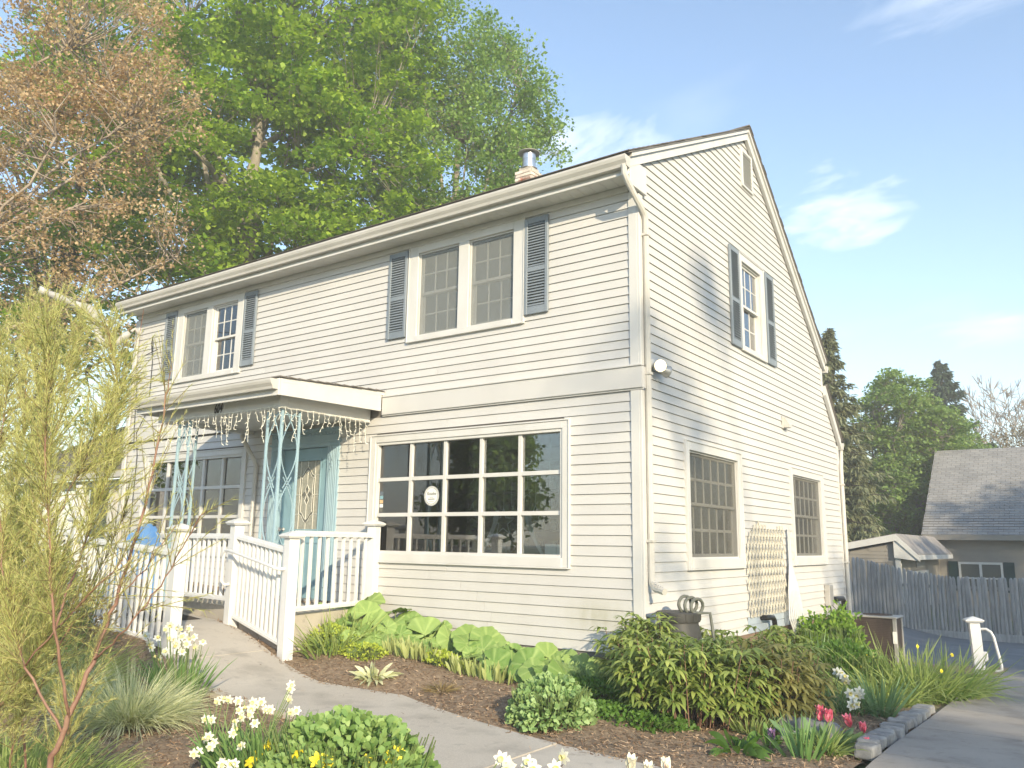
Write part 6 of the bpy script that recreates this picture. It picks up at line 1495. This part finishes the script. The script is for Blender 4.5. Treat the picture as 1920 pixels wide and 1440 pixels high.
# conifers
def conifer(name, x, y, z0, h, rad, label, leafm, seed, n_branch=150, droop=.35, needle=.16, per=85):
    r_ = np.random.default_rng(seed); root = empty(name, (x, y, z0), label, 'tree', TR)
    MB().tube([(x, y, z0-.3), (x, y, z0+h*.5), (x, y, z0+h)], [rad*.09, rad*.055, .02], 8).obj('trunk', 'bark_dark', root, True)
    A, B, LB, LD, var = [], [], [], [], []
    for i in range(n_branch):
        t = (i+r_.uniform(0, 1))/n_branch; z = z0+h*(.06+.93*t); L_ = rad*(1-t)**.95*r_.uniform(.55, 1.15)+.08; az = r_.uniform(0, 2*PI)
        d_ = np.array([math.cos(az), math.sin(az), .10-droop*(1-t)]); d_ /= np.linalg.norm(d_); a_ = np.array((x, y, z)); b_ = a_+d_*L_+np.array([0, 0, .10*L_]); A.append(a_); B.append(b_)
        n_ = int(per*(.35+L_/rad)); tt = r_.uniform(.12, 1, n_); s_ = np.cross(d_, [0, 0, 1.]); s_ /= np.linalg.norm(s_)
        off = r_.normal(size=n_)*.20*(1.1-tt)*L_*.8; pp = a_+(b_-a_)*tt[:, None]+s_*off[:, None]+np.array([0, 0, 1.])*(-np.abs(r_.normal(size=n_))*.10*L_*.5-np.abs(off)*.2)[:, None]
        LB.append(pp); LD.append(d_*.6+s_*np.sign(off)[:, None]*.5+r_.normal(size=(n_, 3))*.35-np.array([0, 0, .25])); var.append(np.clip(r_.normal(.45, .22, n_)+.25*tt-.1, 0, 1))
    V, F_ = sticks(np.array(A), np.array(B), .03, .008); link('branches', npmesh('branches', V, F_), 'bark_dark', root)['kind'] = 'stuff'
    LB, LD, var = np.concatenate(LB), np.concatenate(LD), np.concatenate(var); n_ = len(LB)
    V, F_, k = blades(LB, LD, needle*r_.uniform(.7, 1.5, n_), needle*.36, .3, 2, 'lens', r_.uniform(-1, 1, n_)); link('foliage', npmesh('foliage', V, F_, np.repeat(var, k)), leafm, root)['kind'] = 'stuff'
conifer('spruce_tree', -4.0, 23.6, -.9, 10.6, 2.7, 'hazy spruce just right of the house gable', 'leaf_spruce', 111, 260, .45, .20, 120)
conifer('spruce_tree', -6.8, 25.0, -.9, 8.5, 2.4, 'second spruce partly hidden behind the house corner', 'leaf_spruce', 112, 160, .45, .20, 90)
conifer('fir_tree', -2.6, 40.8, -1, 12.6, 4.6, 'dark pointed fir above the neighbour roof ridge', 'leaf_fir', 113, 170, -.05, .24, 210)
tree('maple_tree', (-3.6, 31.0, -1), (-3.4, 31, 6), [(-3.2, 30.5, 7.2, 1.9), (-2.1, 31.5, 6.2, 1.7), (-4.1, 30.4, 5.4, 1.7), (-3.0, 30.4, 3.6, 1.9), (-1.9, 31.4, 2.8, 1.6), (-4.2, 30, 2.4, 1.6), (-3.2, 29.8, 1.2, 1.7)],
     'leaf_backtree', 'bark_grey', 'leafy green tree between the spruce and the neighbour roof', TR, 114, 640, 70, .17, .55, .22, 14, .5, level=.8)
tree('maple_tree', (-1.4, 36.5, -1), (-1.3, 36.5, 5), [(-1.6, 36.2, 5.6, 1.7), (-.6, 37, 4.2, 1.4), (-2.6, 36, 3.6, 2.0), (-4.2, 37, 4.2, 2.4), (-3.2, 36, 1.4, 2.2)], 'leaf_backtree', 'bark_dark', 'darker green tree just left of the dark fir', TR, 115, 300, 70, .19, .55, .18, 10, .55)
def bare(name, x, y, z0, h, label, seed, m='bark_grey'):
    r_ = np.random.default_rng(seed); root = empty(name, (x, y, z0), label, 'tree', TR); segs = []
    def grow(p, d_, L_, rr, dep):
        q = p+d_*L_; segs.append((p, q, rr, rr*.72))
        if dep == 0: return
        for k in range(2 if dep > 1 else 4):
            d2 = d_+r_.normal(size=3)*.42+np.array([0, 0, .12]); d2 /= np.linalg.norm(d2); grow(q, d2, L_*r_.uniform(.66, .88), rr*.68, dep-1)
    grow(np.array((x, y, z0)), np.array((0, 0, 1.)), h*.24, .11, 7)
    MB().tube([segs[0][0], segs[0][1]], [.14, .11], 8).obj('trunk', m, root, True)
    S = segs[1:]; V, F_ = sticks(np.array([s[0] for s in S]), np.array([s[1] for s in S]), np.array([max(s[2], .020) for s in S]), np.array([max(s[3], .014) for s in S]))
    link('branches', npmesh('branches', V, F_), m, root)['kind'] = 'stuff'
bare('bare_tree', -.9, 44, -1, 12.6, 'leafless pale tree right of the dark fir', 121, 'bark_pale'); bare('bare_tree', .7, 45.5, -1, 13.2, 'leafless tree farthest right above the neighbour roof', 122, 'bark_pale'); bare('bare_tree', 2.0, 43, -1, 12.6, 'leafless tree at the right frame edge', 123); bare('bare_tree', -.1, 47, -1, 12.2, 'thin leafless tree behind the pale one', 124, 'bark_pale')
bare('bare_tree', 1.4, 46.5, -1, 12.6, 'leafless tree between the two tallest bare ones', 125, 'bark_pale')
tree('thicket', (1.0, 42, -1), (1.0, 42, 5), [(-.6, 42, 6.6, 1.3), (.9, 42.5, 6.9, 1.3), (2.4, 42, 6.7, 1.4), (-1.6, 41, 6.0, 1.2)], 'leaf_brown', 'bark_pale', 'tan twiggy thicket showing just above the neighbour roof ridge', TR, 126, 170, 26, .13, .6, .12, 16, .7)
# ------------------------------------------------------------------ across the street: what shades the walls and shows in the shop windows
TS = 'trees across the street'
tree('street_tree', (31, -17, -.3), (30.5, -17, 13), [(30.9, -19.6, 12.4, 1.5), (27.0, -18.2, 12.9, .8), (26.9, -17.8, 16.2, .7), (27.4, -17.1, 17.4, .5), (31.2, -15.4, 12.2, 1.7), (27.4, -11.0, 13.2, .9)], 'leaf_maple', 'bark_grey', 'leafy street tree at the right that dapples the house walls', TS, 131, 90, 38, .24, .75, .2, 12, .6)
tree('street_tree', (22, 2.2, -.5), (22, 2.2, 8), [(21.2, 3.0, 8.8, 2.4), (21.6, -1.0, 7.2, 2.2), (21, 7.5, 9.4, 2.6), (21.5, 13, 11, 2.6), (22.5, -.5, 5.0, 2.0), (22, 5, 6.0, 2.4), (21, -.8, 10.8, 2.1), (21, 2, 9.9, 1.9), (21.3, -3.2, 8.6, 1.7)], 'leaf_maple', 'bark_grey', 'broad tree at the right that shades the drive and the fence', TS, 132, 420, 60, .28, 1.0, .34, 22, .6)
tree('street_tree', (-22.5, -25.5, 0), (-22.5, -25.5, 9), [(-22.0, -25.9, 6.6, 1.9), (-21.8, -26.2, 3.8, 1.9), (-23.2, -25.0, 3.2, 1.4)], 'leaf_backtree', 'bark_dark', 'dark tree across the street reflected in the shop window', TS, 133, 260, 60, .35, 1.3, .4, 12, .7)
tree('street_tree', (-15, -29, 0), (-15, -29, 4), [(-15, -29, 3.2, 2.2), (-12.5, -30, 2.6, 1.8)], 'leaf_backtree', 'bark_dark', 'smaller dark tree across the street reflected in the shop window', TS, 134, 160, 60, .30, 1.1, .3, 10, .7)
up_ = empty('utility_pole', (-22.5, -20.5, 0), 'brown utility pole across the street reflected in the shop window', 'pole', TS)
MB().tube([(-22.5, -20.5, -.3), (-22.5, -20.5, 9.5)], [.16, .12], 10).obj('pole', 'bark_dark', up_, True); MB().box(-23.6, -21.4, -20.56, -20.44, 8.6, 8.75, .01).obj('crossarm', 'bark_dark', up_)
grid('street', np.linspace(-200, 200, 40), np.linspace(-19, -12.5, 8), lambda X, Y: H(X, Y)-.03, 'asphalt')

# ------------------------------------------------------------------ haze in the air
hz = MB().box(-308, 308, -308, 308, -8, 22.5).obj('haze', None); hz['kind'] = 'stuff'
m = bpy.data.materials.new('haze'); m.use_nodes = True; t = m.node_tree; t.nodes.clear()
o_ = t.nodes.new('ShaderNodeOutputMaterial'); v_ = t.nodes.new('ShaderNodeVolumePrincipled'); v_.inputs['Color'].default_value = (.95, .96, .95, 1); v_.inputs['Density'].default_value = .0038; v_.inputs['Anisotropy'].default_value = .0
t.links.new(v_.outputs[0], o_.inputs['Volume']); hz.data.materials.append(m)
setp(hz, 'thin pale haze in the evening air around the house', 'haze')
